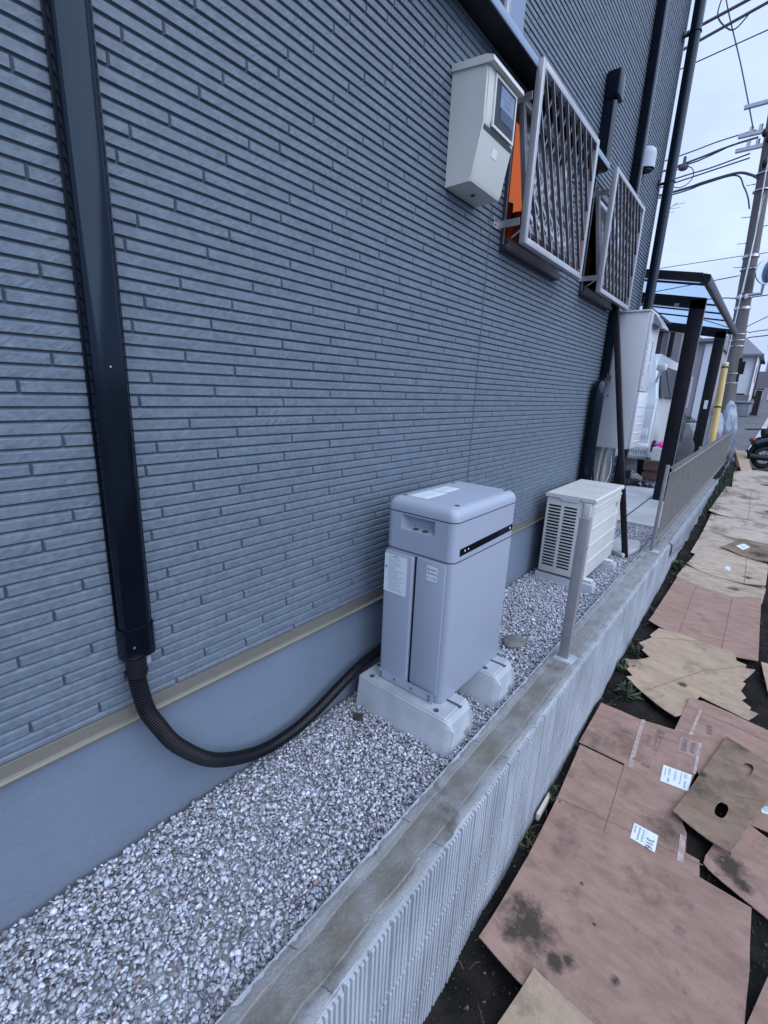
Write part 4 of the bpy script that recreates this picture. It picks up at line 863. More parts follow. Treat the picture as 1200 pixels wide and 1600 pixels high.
# ================================================================ CARDBOARD SHEETS
SHEETS = {
'A':(4,[ (0.668,1.030),(0.681,1.372),(0.678,1.673),(0.662,2.010),(0.850,2.009),(0.848,2.021),(0.653,2.023),(0.657,2.367),(0.840,2.363),(0.952,2.385),(1.096,2.416),(1.108,2.258),(1.085,2.049),(1.091,1.874),(1.111,1.835),(1.119,1.751),(1.161,1.750),(1.169,1.684),(1.313,1.676),(1.315,1.479),(1.312,1.307),(1.313,1.230),(1.105,1.031),(0.974,1.035),(0.908,1.019),(0.806,1.014) ]),
'B':(5,[ (0.829,1.061),(0.799,0.893),(0.792,0.809),(1.056,1.024),(1.008,1.056),(0.905,1.065) ]),
'C':(6,[ (1.182,2.481),(1.053,1.875),(1.245,1.829),(1.289,2.009),(1.382,2.310),(1.390,2.401) ]),
'hole1':(6,[ (1.200,2.065),(1.175,2.003),(1.181,1.971),(1.195,1.975),(1.221,2.025),(1.223,2.063) ]),
'hole2':(6,[ (1.264,2.353),(1.246,2.329),(1.249,2.287),(1.272,2.268),(1.283,2.301),(1.281,2.348) ]),
'D':(3,[ (1.007,2.693),(0.985,2.397),(1.056,2.279),(1.133,2.127),(1.386,2.175),(1.383,2.665),(1.070,2.718) ]),
'E':(2,[ (0.749,3.357),(0.720,3.228),(0.736,3.208),(0.685,3.086),(0.722,3.047),(0.717,3.016),(0.768,2.967),(0.754,2.938),(0.663,2.832),(0.701,2.783),(0.683,2.760),(0.733,2.712),(0.707,2.669),(0.973,2.491),(0.996,2.544),(1.048,2.756),(1.256,2.701),(1.289,2.763),(1.256,2.790),(1.263,2.823),(1.221,2.865),(1.240,2.900),(1.214,2.949),(1.231,3.036),(1.215,3.045),(1.262,3.183),(1.219,3.194),(1.224,3.246),(1.177,3.257),(1.157,3.343),(0.862,3.372) ]),
'F':(1,[ (0.712,4.362),(0.676,3.411),(0.795,3.368),(0.866,3.350),(1.007,3.312),(1.170,3.311),(1.276,3.341),(1.268,3.846),(1.262,4.321),(1.089,4.203),(0.850,4.265) ]),
'G2':(0,[ (0.728,4.667),(0.703,4.359),(0.855,4.229),(1.092,4.170),(1.269,4.222),(1.285,4.515),(1.210,4.845),(0.905,4.808) ]),
'G1':(1,[ (0.790,5.272),(0.733,4.646),(0.930,4.536),(1.146,4.509),(1.278,4.510),(1.288,4.994),(1.274,5.195),(0.923,5.268) ]),
'H':(2,[ (0.921,5.282),(1.067,5.675),(1.278,5.661),(1.346,5.588),(1.350,5.106),(1.282,5.105),(1.110,5.163) ]),
'I':(0,[ (0.738,5.708),(0.720,4.989),(0.807,4.952),(0.927,5.226),(1.108,5.249),(1.172,5.882),(1.007,5.897) ]),
'J':(1,[ (0.740,6.755),(0.738,5.728),(1.021,5.662),(1.271,5.672),(1.331,5.687),(1.323,6.440),(1.069,6.674) ]),
'K':(2,[ (0.762,8.011),(0.704,6.462),(0.786,6.415),(1.081,6.399),(1.323,6.303),(1.310,7.441),(1.009,7.912) ]),
'L':(1,[ (0.772,9.176),(0.825,8.030),(1.021,7.694),(1.312,7.357),(1.289,9.403),(1.039,9.470) ]),
'M':(0,[ (1.290,3.347),(1.328,3.048),(1.371,2.992),(1.395,3.354) ]),
'N':(1,[ (1.196,1.874),(1.176,1.788),(1.174,1.756),(1.189,1.745),(1.364,1.681),(1.443,1.775),(1.426,1.979),(1.292,2.039) ]),
'O':(2,[ (1.298,2.300),(1.246,1.852),(1.275,2.034),(1.387,2.043),(1.412,2.325) ]),
'P':(1,[ (1.361,1.497),(1.315,1.312),(1.308,1.217),(1.418,1.307),(1.421,1.536) ]),
}
PK = (0.335,0.222,0.188); PK2 = (0.235,0.155,0.128); TN = (0.42,0.325,0.245); TN2 = (0.31,0.236,0.175); BR = (0.275,0.200,0.150); BR2 = (0.180,0.132,0.100)
FT = (0.47,0.40,0.345); FT2 = (0.33,0.28,0.24)
INFO = {  # colour, colour 2, dirt threshold, label
'A':(PK,PK2,0.635,'large pinkish cardboard sheet bearing two white labels, taped flap at its upper end'),
'B':(TN,TN2,0.68,'tan cardboard corner at the bottom edge of the photo, lapping over the largest sheet'),
'C':(BR,BR2,0.60,'brown cardboard panel with two oval hand holes, lying on top of pinkish sheets'),
'D':(PK,PK2,0.72,'pinkish cardboard sheet with tape line, partly under the panel with hand holes'),
'E':(TN,TN2,0.65,'tan cardboard sheet with saw-tooth cut edges on both sides'),
'F':(PK,PK2,0.74,'pinkish unfolded carton with three panels and two long creases, beyond the saw-toothed sheet'),
'G2':(FT,TN2,0.64,'tan cardboard strip showing between the three-panel carton and the sheet with a tiny label'),
'G1':(FT,TN2,0.68,'pale tan cardboard sheet with a very small white label near its middle'),
'H':(BR,BR2,0.57,'mud-stained brown cardboard sheet with a diamond-lying white label'),
'I':(FT,FT2,0.60,'stained pale cardboard just beyond the sheet with the very small label, beside the wall'),
'J':(FT,FT2,0.60,'light tan cardboard sheet beyond the diamond-labelled one'),
'K':(FT,FT2,0.60,'light tan stained cardboard sheet, second from the road'),
'L':(FT,FT2,0.60,'farthest light cardboard sheet, under the long carton near the road'),
'M':(TN,TN2,0.70,'sliver of tan cardboard at the right edge beside bare soil'),
'N':(PK,PK2,0.66,'pinkish cardboard sheet with a rounded corner and black mud stain at the right edge'),
'O':(PK,PK2,0.72,'pinkish cardboard with printed frame, under the panel with hand holes'),
'P':(PK,PK2,0.70,'pinkish cardboard corner at the lower right edge, next to the largest sheet'),
}
ANG = {'A':0.35,'B':0.9,'C':-0.45,'D':0.2,'E':0.25,'F':0.1,'G1':0.15,'G2':0.1,'H':0.4,'I':0.05,'J':0.1,'K':0.0,'L':0.1,'M':0,'N':0.5,'O':0.3,'P':0.2}
SPOTS = {'A':[(0.765,1.168,.068),(0.735,1.11,.028),(0.87,1.130,.024),(0.90,1.155,.020),(0.86,1.40,0.007),(0.93,1.30,0.005),(1.02,1.19,.012)],'N':[(1.245,1.800,.045),(1.285,1.765,.03)],'H':[(1.22,5.30,.07)],'G2':[(1.09,4.38,.035)],'E':[(0.96,2.81,.022)],'K':[(1.25,6.9,.05)],'L':[(1.2,8.4,.07)],'G1':[(1.16,4.66,.03)],'I':[(0.86,5.25,.03)],'C':[(1.12,2.16,.020)]}
def warp(x,y): return soilz(y)+0.020+0.008*noise.noise((x*2.2,y*2.2,7.0))+0.003*noise.noise((x*7,y*7,1))
CURL = {'A':[(0.668,1.03,.16,.020),(1.10,1.03,.10,.012),(1.315,1.45,.12,.016)],'C':[(1.053,1.875,.16,.022),(1.245,1.829,.12,.014)],'E':[(0.707,2.669,.10,.012),(0.663,2.832,.08,.016),(0.973,2.491,.12,.015),(1.262,3.183,.09,.02),(1.289,2.763,.08,.016)],
 'B':[(0.829,1.061,.10,.014)],'D':[(1.007,2.693,.08,.008)],'G1':[(1.278,4.51,.25,.03),(0.733,4.646,.12,.015)],'H':[(1.0,5.22,.25,.012),(1.28,5.1,.2,.02)],'F':[(0.676,3.411,.15,.015)],'N':[(1.18,1.78,.08,.014)],'K':[(0.704,6.46,.3,.03)]}
CURL = {sum(map(ord,k)):v for k,v in CURL.items()}
def lay_z(x,y,l,seed=0):
    z = warp(x,y)+0.005*l+0.0015*noise.noise((x*4+seed,y*4,seed))
    for (cx_,cy_,r_,h_) in CURL.get(seed,()):
        d_ = math.hypot(x-cx_,y-cy_)
        if d_ < r_: z += h_*(1-d_/r_)**2
    return z
FOLDS = {'A':[((0.850,2.009),(0.867,1.640)),((0.670,1.673),(1.170,1.735))],'F':[((0.855,4.27),(0.861,3.34)),((1.092,4.21),(1.095,3.30)),((1.095,3.857),(1.28,3.862))],'E':[((0.76,2.53),(1.037,3.025)),((1.037,3.025),(1.22,3.22)),((0.74,3.20),(1.0,3.37))],'D':[((1.0,2.62),(1.39,2.58))],'G1':[((1.146,4.5),(1.13,5.2))],'K':[((1.08,6.38),(1.05,7.9))],'C':[((1.09,2.06),(1.34,2.17))]}
M_CUT = mat('cut_fluted_edge',(0.50,0.40,0.33),(0.20,0.15,0.12),rough=0.9,nscale=160,lo=.42,hi=.58)
def make_sheet(k):
    l, P = SHEETS[k]; sd_ = sum(map(ord,k))
    xs = [p[0] for p in P]; ys = [p[1] for p in P]; cx,cy = (min(xs)+max(xs))/2,(min(ys)+max(ys))/2
    b = MB(); bm = b.bm
    def loop(P):
        V = [bm.verts.new((x,y,0)) for x,y in P]
        return [bm.edges.new((V[i],V[(i+1)%len(V)])) for i in range(len(V))]
    E_ = loop(P)
    if k == 'C':
        for (hx,hy) in ((1.201,2.018),(1.268,2.316)):
            H = []
            for q in range(24):
                a = 2*math.pi*q/24; ca,sa = math.cos(a),math.sin(a)
                x_ = 0.019*math.copysign(abs(ca)**.75,ca); y_ = 0.044*math.copysign(abs(sa)**.75,sa); an = -0.16
                H.append((hx+x_*math.cos(an)-y_*math.sin(an),hy+x_*math.sin(an)+y_*math.cos(an)))
            E_ += loop(H)
    bmesh.ops.triangle_fill(bm, use_beauty=True, use_dissolve=False, edges=E_, normal=(0,0,1))
    st = 0.03 if min(ys) < 3.6 else 0.07
    for ax,lo,hi in ((0,min(xs),max(xs)),(1,min(ys),max(ys))):
        c = lo+st
        while c < hi:
            bmesh.ops.bisect_plane(bm, geom=list(bm.verts)+list(bm.edges)+list(bm.faces), plane_co=(c,0,0) if ax==0 else (0,c,0), plane_no=(1,0,0) if ax==0 else (0,1,0)); c += st
    for v in bm.verts:
        v.co.z = lay_z(v.co.x,v.co.y,l,sd_)
    bmesh.ops.recalc_face_normals(bm, faces=bm.faces)
    if sum(f.normal.z for f in bm.faces) < 0: bmesh.ops.reverse_faces(bm, faces=bm.faces)
    bmesh.ops.solidify(bm, geom=list(bm.faces), thickness=0.0045)
    bm.normal_update()
    for f in bm.faces:
        if abs(f.normal.z) < 0.6: f.material_index = 1
    c1,c2,dt,lab = INFO[k]; r_ = random.Random(sd_); j = r_.uniform(0.94,1.06)
    m = card_mat('cardboard_'+k.lower(), tuple(x*j for x in c1), tuple(x*j for x in c2), dt, ANG[k]+math.pi/2*0, sd_*0.37, [(x-cx,y-cy,r) for x,y,r in SPOTS.get(k,[])])
    o = b.done('cardboard_sheet', m, None); o.data.materials.append(M_CUT); tag(o,lab,'cardboard sheet','cardboard sheets laid over the soil')
    return o
CARD = {k:make_sheet(k) for k in INFO}
def on_sheet(k, P, m, name, dz=0.0012, th=0.0006):
    l = SHEETS[k][0]; sd_ = sum(map(ord,k)); b = MB(); bm = b.bm; V = [bm.verts.new((x,y,0)) for x,y in P]; bm.faces.new(V)
    for ax in (0,1):
        lo = min(p[ax] for p in P); hi = max(p[ax] for p in P); c = lo+.02
        while c < hi:
            bmesh.ops.bisect_plane(bm, geom=list(bm.verts)+list(bm.edges)+list(bm.faces), plane_co=(c,0,0) if ax==0 else (0,c,0), plane_no=(1,0,0) if ax==0 else (0,1,0)); c += .02
    for v in bm.verts: v.co.z = lay_z(v.co.x,v.co.y,l,sd_)+dz
    return b.done(name, m, CARD[k])
def wline(p,q,w):
    d = (Vector(q)-Vector(p)).normalized(); n_ = Vector((-d.y,d.x))*w/2; p=Vector(p);q=Vector(q); return [tuple(p-n_),tuple(q-n_),tuple(q+n_),tuple(p+n_)]
M_CREASE = mat('cardboard_crease',(0.13,0.09,0.07),(0.10,0.07,0.055),rough=0.9,nscale=30); M_CREASEL = mat('cardboard_crease_pale',(0.32,0.225,0.185),(0.26,0.18,0.145),rough=0.85,nscale=30)
for k,F in FOLDS.items():
    for (p,q) in F:
        on_sheet(k, wline(p,q,0.0022), M_CREASE, 'crease', dz=0.0008)
        on_sheet(k, wline((p[0]+.003,p[1]+.002),(q[0]+.003,q[1]+.002),0.003), M_CREASEL, 'crease', dz=0.0007)
M_TAPE = mat('clear_packing_tape',(0.32,0.25,0.21),(0.27,0.20,0.17),rough=0.22,nscale=12,spec=0.8,bump=0.3,bscale=60)
M_TAPEW = mat('crinkled_tape_edge',(0.44,0.36,0.33),(0.28,0.20,0.17),rough=0.3,nscale=40,spec=0.8,bump=0.5,bscale=90)
on_sheet('A',[(0.846,2.364),(0.862,2.372),(0.880,2.020),(0.862,2.014)],M_TAPEW,'tape')
on_sheet('A',[(1.085,2.372),(1.098,2.376),(1.100,2.157),(1.089,2.153)],M_TAPEW,'tape')
on_sheet('A',[(1.092,1.817),(1.110,1.820),(1.118,1.700),(1.098,1.698)],M_TAPEW,'tape')
on_sheet('D',[(1.060,2.645),(1.072,2.650),(1.057,2.409),(1.042,2.403)],M_TAPEW,'tape')
on_sheet('A',[(1.017,2.362),(1.083,2.370),(1.088,2.262),(1.014,2.250)],mat('printed_panel',(0.33,0.24,0.215),(0.25,0.18,0.165),rough=0.4,nscale=60),'print_panel')
M_LILAC = mat('lilac_print_ink',(0.17,0.13,0.15),rough=0.8)
def sheet_text(k,s,size,p,ux,uy,m=None,par=None,off=0.0030):
    z = lay_z(p[0],p[1],SHEETS[k][0],sum(map(ord,k)))+off
    sl = 0.075
    ux3 = (ux[0],ux[1],ux[1]*sl); uy3 = (uy[0],uy[1],uy[1]*sl)
    text_obj('print', s, size, basis((p[0],p[1],z),ux3,uy3), m or M_LILAC, par or CARD[k])
sheet_text('A','電池ユニット',0.034,(0.938,2.245),(0.03,-1),(1,0.03))
sheet_text('A','(14入)',0.024,(0.902,2.245),(0.03,-1),(1,0.03))
sheet_text('A','天地無用',0.024,(1.036,2.312),(0.03,-1),(1,0.03))
sheet_text('A','取扱注意',0.020,(1.068,2.316),(0.03,-1),(1,0.03))
sheet_text('A','品名',0.018,(0.886,2.075),(1,0.05),(-0.05,1)); sheet_text('A','数量',0.018,(0.925,2.068),(1,0.05),(-0.05,1))
sheet_text('D','蓄電池',0.024,(1.115,2.500),(0.1,-1),(1,0.1))
def paper(k,P,rows,seed,big=None):
    lb = on_sheet(k,P,M_LABEL,'label',dz=0.0018); r_ = random.Random(seed)
    o,ax,ay = Vector(P[0]),Vector(P[1])-Vector(P[0]),Vector(P[3])-Vector(P[0]); b = MB(); l = SHEETS[k][0]; sd_ = sum(map(ord,k))
    for (u0,u1,v0,v1,n_) in rows:
        for i in range(n_):          # columns of tiny characters
            u = u0+(u1-u0)*(i+.5)/n_; v = v0
            while v < v1:
                dv = r_.uniform(.02,.05); hw = (u1-u0)/n_*0.28
                c = [o+ax*a_+ay*b_ for a_,b_ in ((u-hw,v),(u+hw,v),(u+hw,min(v+dv,v1)),(u-hw,min(v+dv,v1)))]
                b.quad(*[(q.x,q.y,lay_z(q.x,q.y,l,sd_)+0.0026) for q in c]); v += dv+r_.uniform(.012,.03)
    b.done('print', M_INKS, lb); return lb
paper('A',[(0.983,2.124),(1.088,2.140),(1.087,2.038),(0.987,2.023)],[(.08,.14,.15,.6,1),(.2,.30,.1,.5,2),(.2,.32,.66,.9,1),(.42,.5,.1,.7,2),(.62,.68,.1,.8,1),(.74,.86,.1,.35,2),(.76,.86,.5,.9,1)],1)
lbB = paper('A',[(0.947,1.754),(1.029,1.758),(1.032,1.678),(0.949,1.678)],[(.06,.16,.12,.6,1),(.22,.34,.1,.9,1),(.40,.50,.1,.9,2),(.565,.58,.02,.98,1)],2)
sheet_text('A','316',0.033,(1.010,1.700),(0.03,-1),(1,0.03),M_INK,lbB,off=0.0045)
paper('H',[(1.035,5.418),(1.091,5.526),(1.144,5.459),(1.094,5.339)],[(.3,.7,.3,.7,3)],3)
paper('G1',[(0.997,4.762),(1.011,4.825),(1.040,4.807),(1.033,4.715)],[(.3,.7,.3,.7,2)],4)
paper('O',[(1.318,2.215),(1.352,2.225),(1.362,2.130),(1.326,2.120)],[(.2,.8,.1,.9,4)],5)
b = MB(); rq = random.Random(21)
for i in range(260):
    x,y = rq.uniform(.64,.80),rq.uniform(.5,5.5); z = soilz(y)+rq.uniform(.004,.016); r_ = rq.uniform(.002,.008); a = rq.uniform(0,6.28); u_ = Vector((math.cos(a),math.sin(a),rq.uniform(-.5,.5)))*r_; v_ = Vector((-math.sin(a),math.cos(a),rq.uniform(-.5,.5)))*r_*.45; c_ = Vector((x,y,z))
    b.quad(c_-u_,c_-v_,c_+u_,c_+v_)
for i in range(60):
    x,y = rq.uniform(.645,.74),rq.uniform(.6,5.0); z = soilz(y)+.012; a = rq.uniform(0,6.28); l_ = rq.uniform(.03,.09); b.tube([(x,y,z),(x+math.cos(a)*l_*.5,y+math.sin(a)*l_*.5,z+.012),(x+math.cos(a)*l_,y+math.sin(a)*l_,z)],.0008,4)
tag(b.done('leaf_litter', M_LEAF2, None),'dry leaf bits and straw scattered on the bare soil at the foot of the wall','leaf litter',kind='stuff')
# grass between the wall and the farthest sheets
b = MB(); rq = random.Random(8)
for i in range(2600):
    x,y = rq.uniform(.66,.80),rq.uniform(6.3,9.4); z = soilz(y)-.01; h = rq.uniform(.02,.07); a = rq.uniform(0,6.28); w_ = .004; l_ = h*rq.uniform(.2,.9)
    dx,dy = math.cos(a),math.sin(a); b.bm.faces.new([b.bm.verts.new((x-dy*w_,y+dx*w_,z)),b.bm.verts.new((x+dy*w_,y-dx*w_,z)),b.bm.verts.new((x+dx*l_,y+dy*l_,z+h))])
tag(b.done('grass', M_LEAF, None),'strip of short grass between the far end of the wall and the farthest cardboard','grass',kind='stuff')
# weeds along the foot of the wall
def weed(x,y,n,size,label,m=M_LEAF,blades=True):
    n = int(n*1.5)
    b = MB(); z0 = soilz(y)
    for i in range(n):
        a = random.uniform(0,2*math.pi); L_ = 0.72*size*random.uniform(.3,1.1); lean = random.uniform(.25,1.0)
        d = Vector((math.cos(a)*lean,math.sin(a)*lean,1-0.35*lean)).normalized(); s_ = d.cross(Vector((0,0,1))).normalized()
        p0 = Vector((x+random.uniform(-.02,.03),y+random.uniform(-.05,.05),z0))
        wd = L_*(0.04 if blades else 0.15); prev = None
        for q in range(5):
            t_ = q/4; c = p0+d*L_*t_+Vector((0,0,-0.5*L_*t_*t_*lean)); w_ = wd*math.sin(math.pi*(0.12+0.86*t_)) ; c.z = max(c.z,z0+.002)
            A = b.bm.verts.new(c-s_*w_); B = b.bm.verts.new(c+s_*w_)
            if prev: b.bm.faces.new([prev[0],prev[1],B,A])
            prev = (A,B)
    tag(b.done('weed', m, None),label,'weed','weeds at the foot of the block wall')
weed(0.672,4.58,50,0.14,'leafy green weed by the wall beside the strip beyond the three-panel carton',blades=False)
weed(0.668,3.66,16,0.07,'small weed by the wall beside the three-panel carton',blades=False)
weed(0.675,3.05,34,0.10,'wispy weed by the wall, touching the far saw-tooth edge')
weed(0.670,2.80,40,0.11,'leafy weed by the wall next to the near saw-tooth corner',blades=False)
weed(0.735,2.58,34,0.12,'broad-leaved weed in the bare soil between saw-toothed and largest sheets',blades=False)
weed(0.655,1.70,26,0.085,'leafy weed squeezed between the wall and the side of the largest sheet',blades=False)
weed(0.652,1.45,20,0.09,'thin straggly weed by the wall beside the mud-stained corner of the largest sheet',M_LEAF2)
weed(0.652,2.02,14,0.07,'dry grass wisp by the wall next to the slit in the largest sheet',M_LEAF2)
# offcut strip standing between wall and big sheet
b = MB(); b.box(0.640,0.652,1.55,1.68,soilz(1.6)+.01,soilz(1.6)+.04); tag(b.done('cardboard_offcut', mat('pale_board',(0.55,0.50,0.45)), None),'narrow pale cardboard offcut on edge between the wall and largest sheet','cardboard offcut')
# long carton leaning by the kerb end
t = empty('cardboard_box',(0.95,9.1,-1.1),'long narrow cardboard carton lying beside the far end of the block wall','cardboard box')
p = Vector((0.965,9.05,-1.125)); q = Vector((0.725,11.3,-0.93)); d = (q-p).normalized(); s_ = d.cross(Vector((0,0,1))).normalized(); u_ = s_.cross(d).normalized()
b = MB(); hw,hh = 0.075,0.06; C8 = [P_+s_*a*hw+u_*c*hh for P_ in (p,q) for a,c in ((-1,-1),(1,-1),(1,1),(-1,1))]
V = [b.bm.verts.new(c) for c in C8]
for f in [(0,1,2,3),(7,6,5,4),(0,4,5,1),(1,5,6,2),(2,6,7,3),(3,7,4,0)]: b.bm.faces.new([V[i] for i in f])
b.done('carton', card_mat('cardboard_carton',TN,TN2,0.78,0.2,3.0), t)
b = MB(); b.quad(*[tuple(p-d*.001+s_*a*hw+u_*c*hh) for a,c in ((-.3,-1),(.35,-1),(.35,1),(-.3,1))]); b.done('tape', M_LABEL, t)
# ================================================================ FAR THINGS
# carport: posts, cross beams, tilted roof frame with polycarbonate panels
t = empty('carport',(0.24,7.5,-1.12),'dark bronze carport with sloping translucent roof beyond the house corner','carport')
def rz(x): return 1.06+(0.30-x)*0.175      # roof height over x
for (y) in (6.12,8.90):
    quickbox('post', M_DBROWN, t, 0.165,0.305,y,y+0.075,-1.13,rz(0.25)-0.03,bev=0.004)
    quickbox('post', M_DBROWN, t, -2.75,-2.61,y,y+0.075,-1.13,rz(-2.7)-0.03,bev=0.004)
    quickbox('edge_trim', M_ALU, t, 0.3055,0.312,y,y+0.012,-1.12,rz(0.25)-0.03)
    b = MB(); b.prism([(-2.75,rz(-2.75)-.015),(-2.75,rz(-2.75)-.125),(0.305,rz(0.305)-.125),(0.305,rz(0.305)-.015)],1,y,y+0.075); b.done('cross_beam', M_DBROWN, t)
quickbox('notice', M_LABEL, t, 0.215,0.262,8.895,8.899,-0.10,0.03)
b = MB(); b.box(0.02,0.065,6.117,6.121,0.975,1.01); b.done('beam_plate', M_ALU, t)
for y in (5.30,9.45):
    b = MB(); b.prism([(-2.8,rz(-2.8)-.01),(-2.8,rz(-2.8)+.065),(0.34,rz(0.34)+.065),(0.34,rz(0.34)-.01)],1,y,y+0.04); b.done('roof_edge', M_DBROWN, t)
b = MB(); b.prism([(0.345,rz(.34)-.015),(0.345,rz(.34)+.06),(0.40,rz(.34)+.045),(0.405,rz(.34)+.0),(0.39,rz(.34)-.03),(0.36,rz(.34)-.035)],1,5.30,9.50); b.done('gutter', M_DBROWN, t, smooth=True)
for x in (-0.55,-1.45,-2.3): 
    b = MB(); b.box(x,x+.045,5.34,9.45,rz(x)-.01,rz(x)+.03); b.done('purlin', M_DBROWN, t)
for y in (5.72,6.95,7.6,8.25):
    b = MB(); b.prism([(-2.78,rz(-2.78)+.031),(-2.78,rz(-2.78)+.05),(0.34,rz(0.34)+.05),(0.34,rz(0.34)+.031)],1,y,y+0.02); b.done('rafter', M_DBROWN, t)
b = MB(); b.prism([(-2.78,rz(-2.78)+.052),(-2.78,rz(-2.78)+.056),(0.34,rz(0.34)+.056),(0.34,rz(0.34)+.052)],1,5.32,9.46); b.done('roof_panel', M_POLY, t)

# small white van nose-in under the carport
t = empty('van',(-0.95,9.2,-1.1),'small white van parked under the carport behind the white cabinet','van')
xl,xr = -1.70,-0.22
def taper(b):
    for v in b.bm.verts:
        if v.co.z > -0.05: k_ = (v.co.z+.05)*0.30; v.co.x += k_ if v.co.x < (xl+xr)/2 else -k_
prof = [(7.72,-0.86),(7.68,-0.55),(7.70,-0.12),(7.80,0.0),(8.22,0.56),(8.36,0.66),(8.6,0.70),(10.9,0.68),(10.98,0.55),(11.0,-0.86)]
b = MB(); b.prism(prof,0,xl,xr); bmesh.ops.bevel(b.bm,geom=list(b.bm.edges),offset=.035,segments=3,affect='EDGES'); taper(b); b.done('body', M_CAR, t, smooth=True)
b = MB(); b.prism([(7.865,0.02),(8.235,0.515),(8.225,0.525),(7.850,0.03)],0,xl+.12,xr-.09); taper(b)
b.done('windscreen', M_GLASSD, t)
b = MB(); b.prism([(7.98,0.05),(8.36,0.50),(8.75,0.52),(8.75,0.05)],0,xr-.004,xr+.004); b.prism([(8.82,0.05),(8.82,0.52),(10.7,0.52),(10.7,0.05)],0,xr-.004,xr+.004); taper(b); b.done('side_window', M_GLASSD, t)
quickbox('bumper', M_CAR, t, xl+.01,xr-.01,7.60,7.72,-0.84,-0.62,bev=.03)
quickbox('grille_line', M_GROOVE, t, xl+.3,xr-.3,7.672,7.682,-0.40,-0.34)
b = MB(); b.prism([(7.585,-0.80),(7.595,-0.80),(7.595,-0.66),(7.585,-0.66)],0,-0.52,-0.21); lp = b.done('number_plate', M_WHITE, t)
b = MB(); rr_ = random.Random(4)
for k_ in range(9): x_ = -0.50+k_*.031; b.quad((x_,7.5835,-0.78+rr_.uniform(0,.04)),(x_+.018,7.5835,-0.78+rr_.uniform(0,.03)),(x_+.022,7.5835,-0.70+rr_.uniform(-.02,.02)),(x_+.004,7.5835,-0.71))
b.done('print', M_INKS, lp)
b = MB(); b.box(-0.66,-0.28,7.665,7.70,-0.52,-0.40,bev=.02); b.done('headlight', M_LABEL, t, smooth=True); b = MB(); b.box(-1.6,-1.3,7.665,7.70,-0.52,-0.40,bev=.02); b.done('headlight', M_LABEL, t, smooth=True)
b = MB(); b.box(-0.33,-0.20,7.72,7.80,0.40,0.50,bev=.03,seg=3); b.tube([(-0.34,7.95,0.25),(-0.27,7.78,0.42)],.018,8); b.done('wing_mirror', M_CAR, t, smooth=True)
for x in (xl+.08,xr-.08):
    for y in (8.1,10.4):
        b = MB(); b.cyl((x-.07,y,-0.86),(x+.07,y,-0.86),.27,24); wh = b.done('wheel', M_TYRE, t, smooth=True); b = MB(); b.cyl((x+.071,y,-0.86),(x+.076,y,-0.86),.16,20); b.done('rim', M_ALU, wh)

def lump(name, c, r, sc, m, label, cat, amp=0.25, fr=5, seed=0, flat=True, group=None, stretchz=1.0):
    b = MB(); vs = b.sphere((0,0,0), r, 4, sc)
    for v in vs:
        p = v.co.copy(); n_ = p.normalized()
        k = noise.noise(Vector((p.x*fr,p.y*fr,p.z*fr*stretchz))+Vector((seed,0,0)))+0.5*noise.noise(Vector((p.x*fr*2.7,p.y*fr*2.7,p.z*fr*2.2*stretchz))+Vector((0,seed,0)))
        v.co = p+n_*r*amp*k+Vector(c)
    if flat:
        for v in vs:
            if v.co.z < -1.122: v.co.z = -1.122
    o = b.done(name, m, None, smooth=True); tag(o,label,cat,group); return o
lump('rubbish_bag',(-0.42,6.95,-1.02),0.20,(1.3,0.8,0.75),M_BAG,'crumpled black plastic bag lying on the carport pavement below the white cabinet','plastic bag',0.35,9,1)
lump('black_sheet',(-0.14,7.05,-1.10),0.20,(1.2,0.9,0.32),M_BAG,'black plastic sheet trailing from the bag towards the nearer carport post','plastic sheet',0.35,9,4)
# crate with cloth and box
t = empty('crate',(-0.08,7.55,-1.12),'low brown wooden crate beside the nearer carport post','crate')
b = MB(); b.box(-0.20,0.10,7.35,7.75,-1.12,-0.99); b.box(-0.20,0.10,7.35,7.75,-0.95,-0.82); b.box(-0.18,0.08,7.37,7.73,-0.99,-0.95); b.done('slats', mat('crate_wood',(0.12,0.075,0.06),(0.08,0.05,0.04),rough=0.8), t)
lump('pink_cloth',(-0.06,7.55,-0.60),0.065,(1.3,1.0,0.55),M_PINK,'bright pink cloth on the white carton by the van','cloth',0.3,14,2,flat=False)
quickb = MB(); quickb.box(-0.14,0.02,7.44,7.66,-0.82,-0.64,bev=.006); tag(quickb.done('carton', M_WHITE, None),'small white carton on the brown crate under the pink cloth','carton')
lump('covered_motorcycle',(0.10,8.15,-0.72),0.36,(0.42,1.1,1.15),M_TARP,'motorcycle-shaped heap under a dark grey cover between the two carport posts','covered motorcycle',0.22,5,6,stretchz=.5)
lump('wrapped_bundle',(0.36,9.75,-0.62),0.34,(0.42,0.55,1.35),M_PLAST,'goods wrapped in milky plastic just beyond the second carport post','wrapped bundle',0.20,9,3,stretchz=.3,group='plastic-wrapped goods by the fence')
lump('wrapped_bundle',(0.46,10.9,-0.60),0.44,(0.33,0.6,1.45),M_PLAST,'taller peaked bundle wrapped in milky plastic beside the far end of the mesh fence','wrapped bundle',0.20,9,9,stretchz=.3,group='plastic-wrapped goods by the fence')
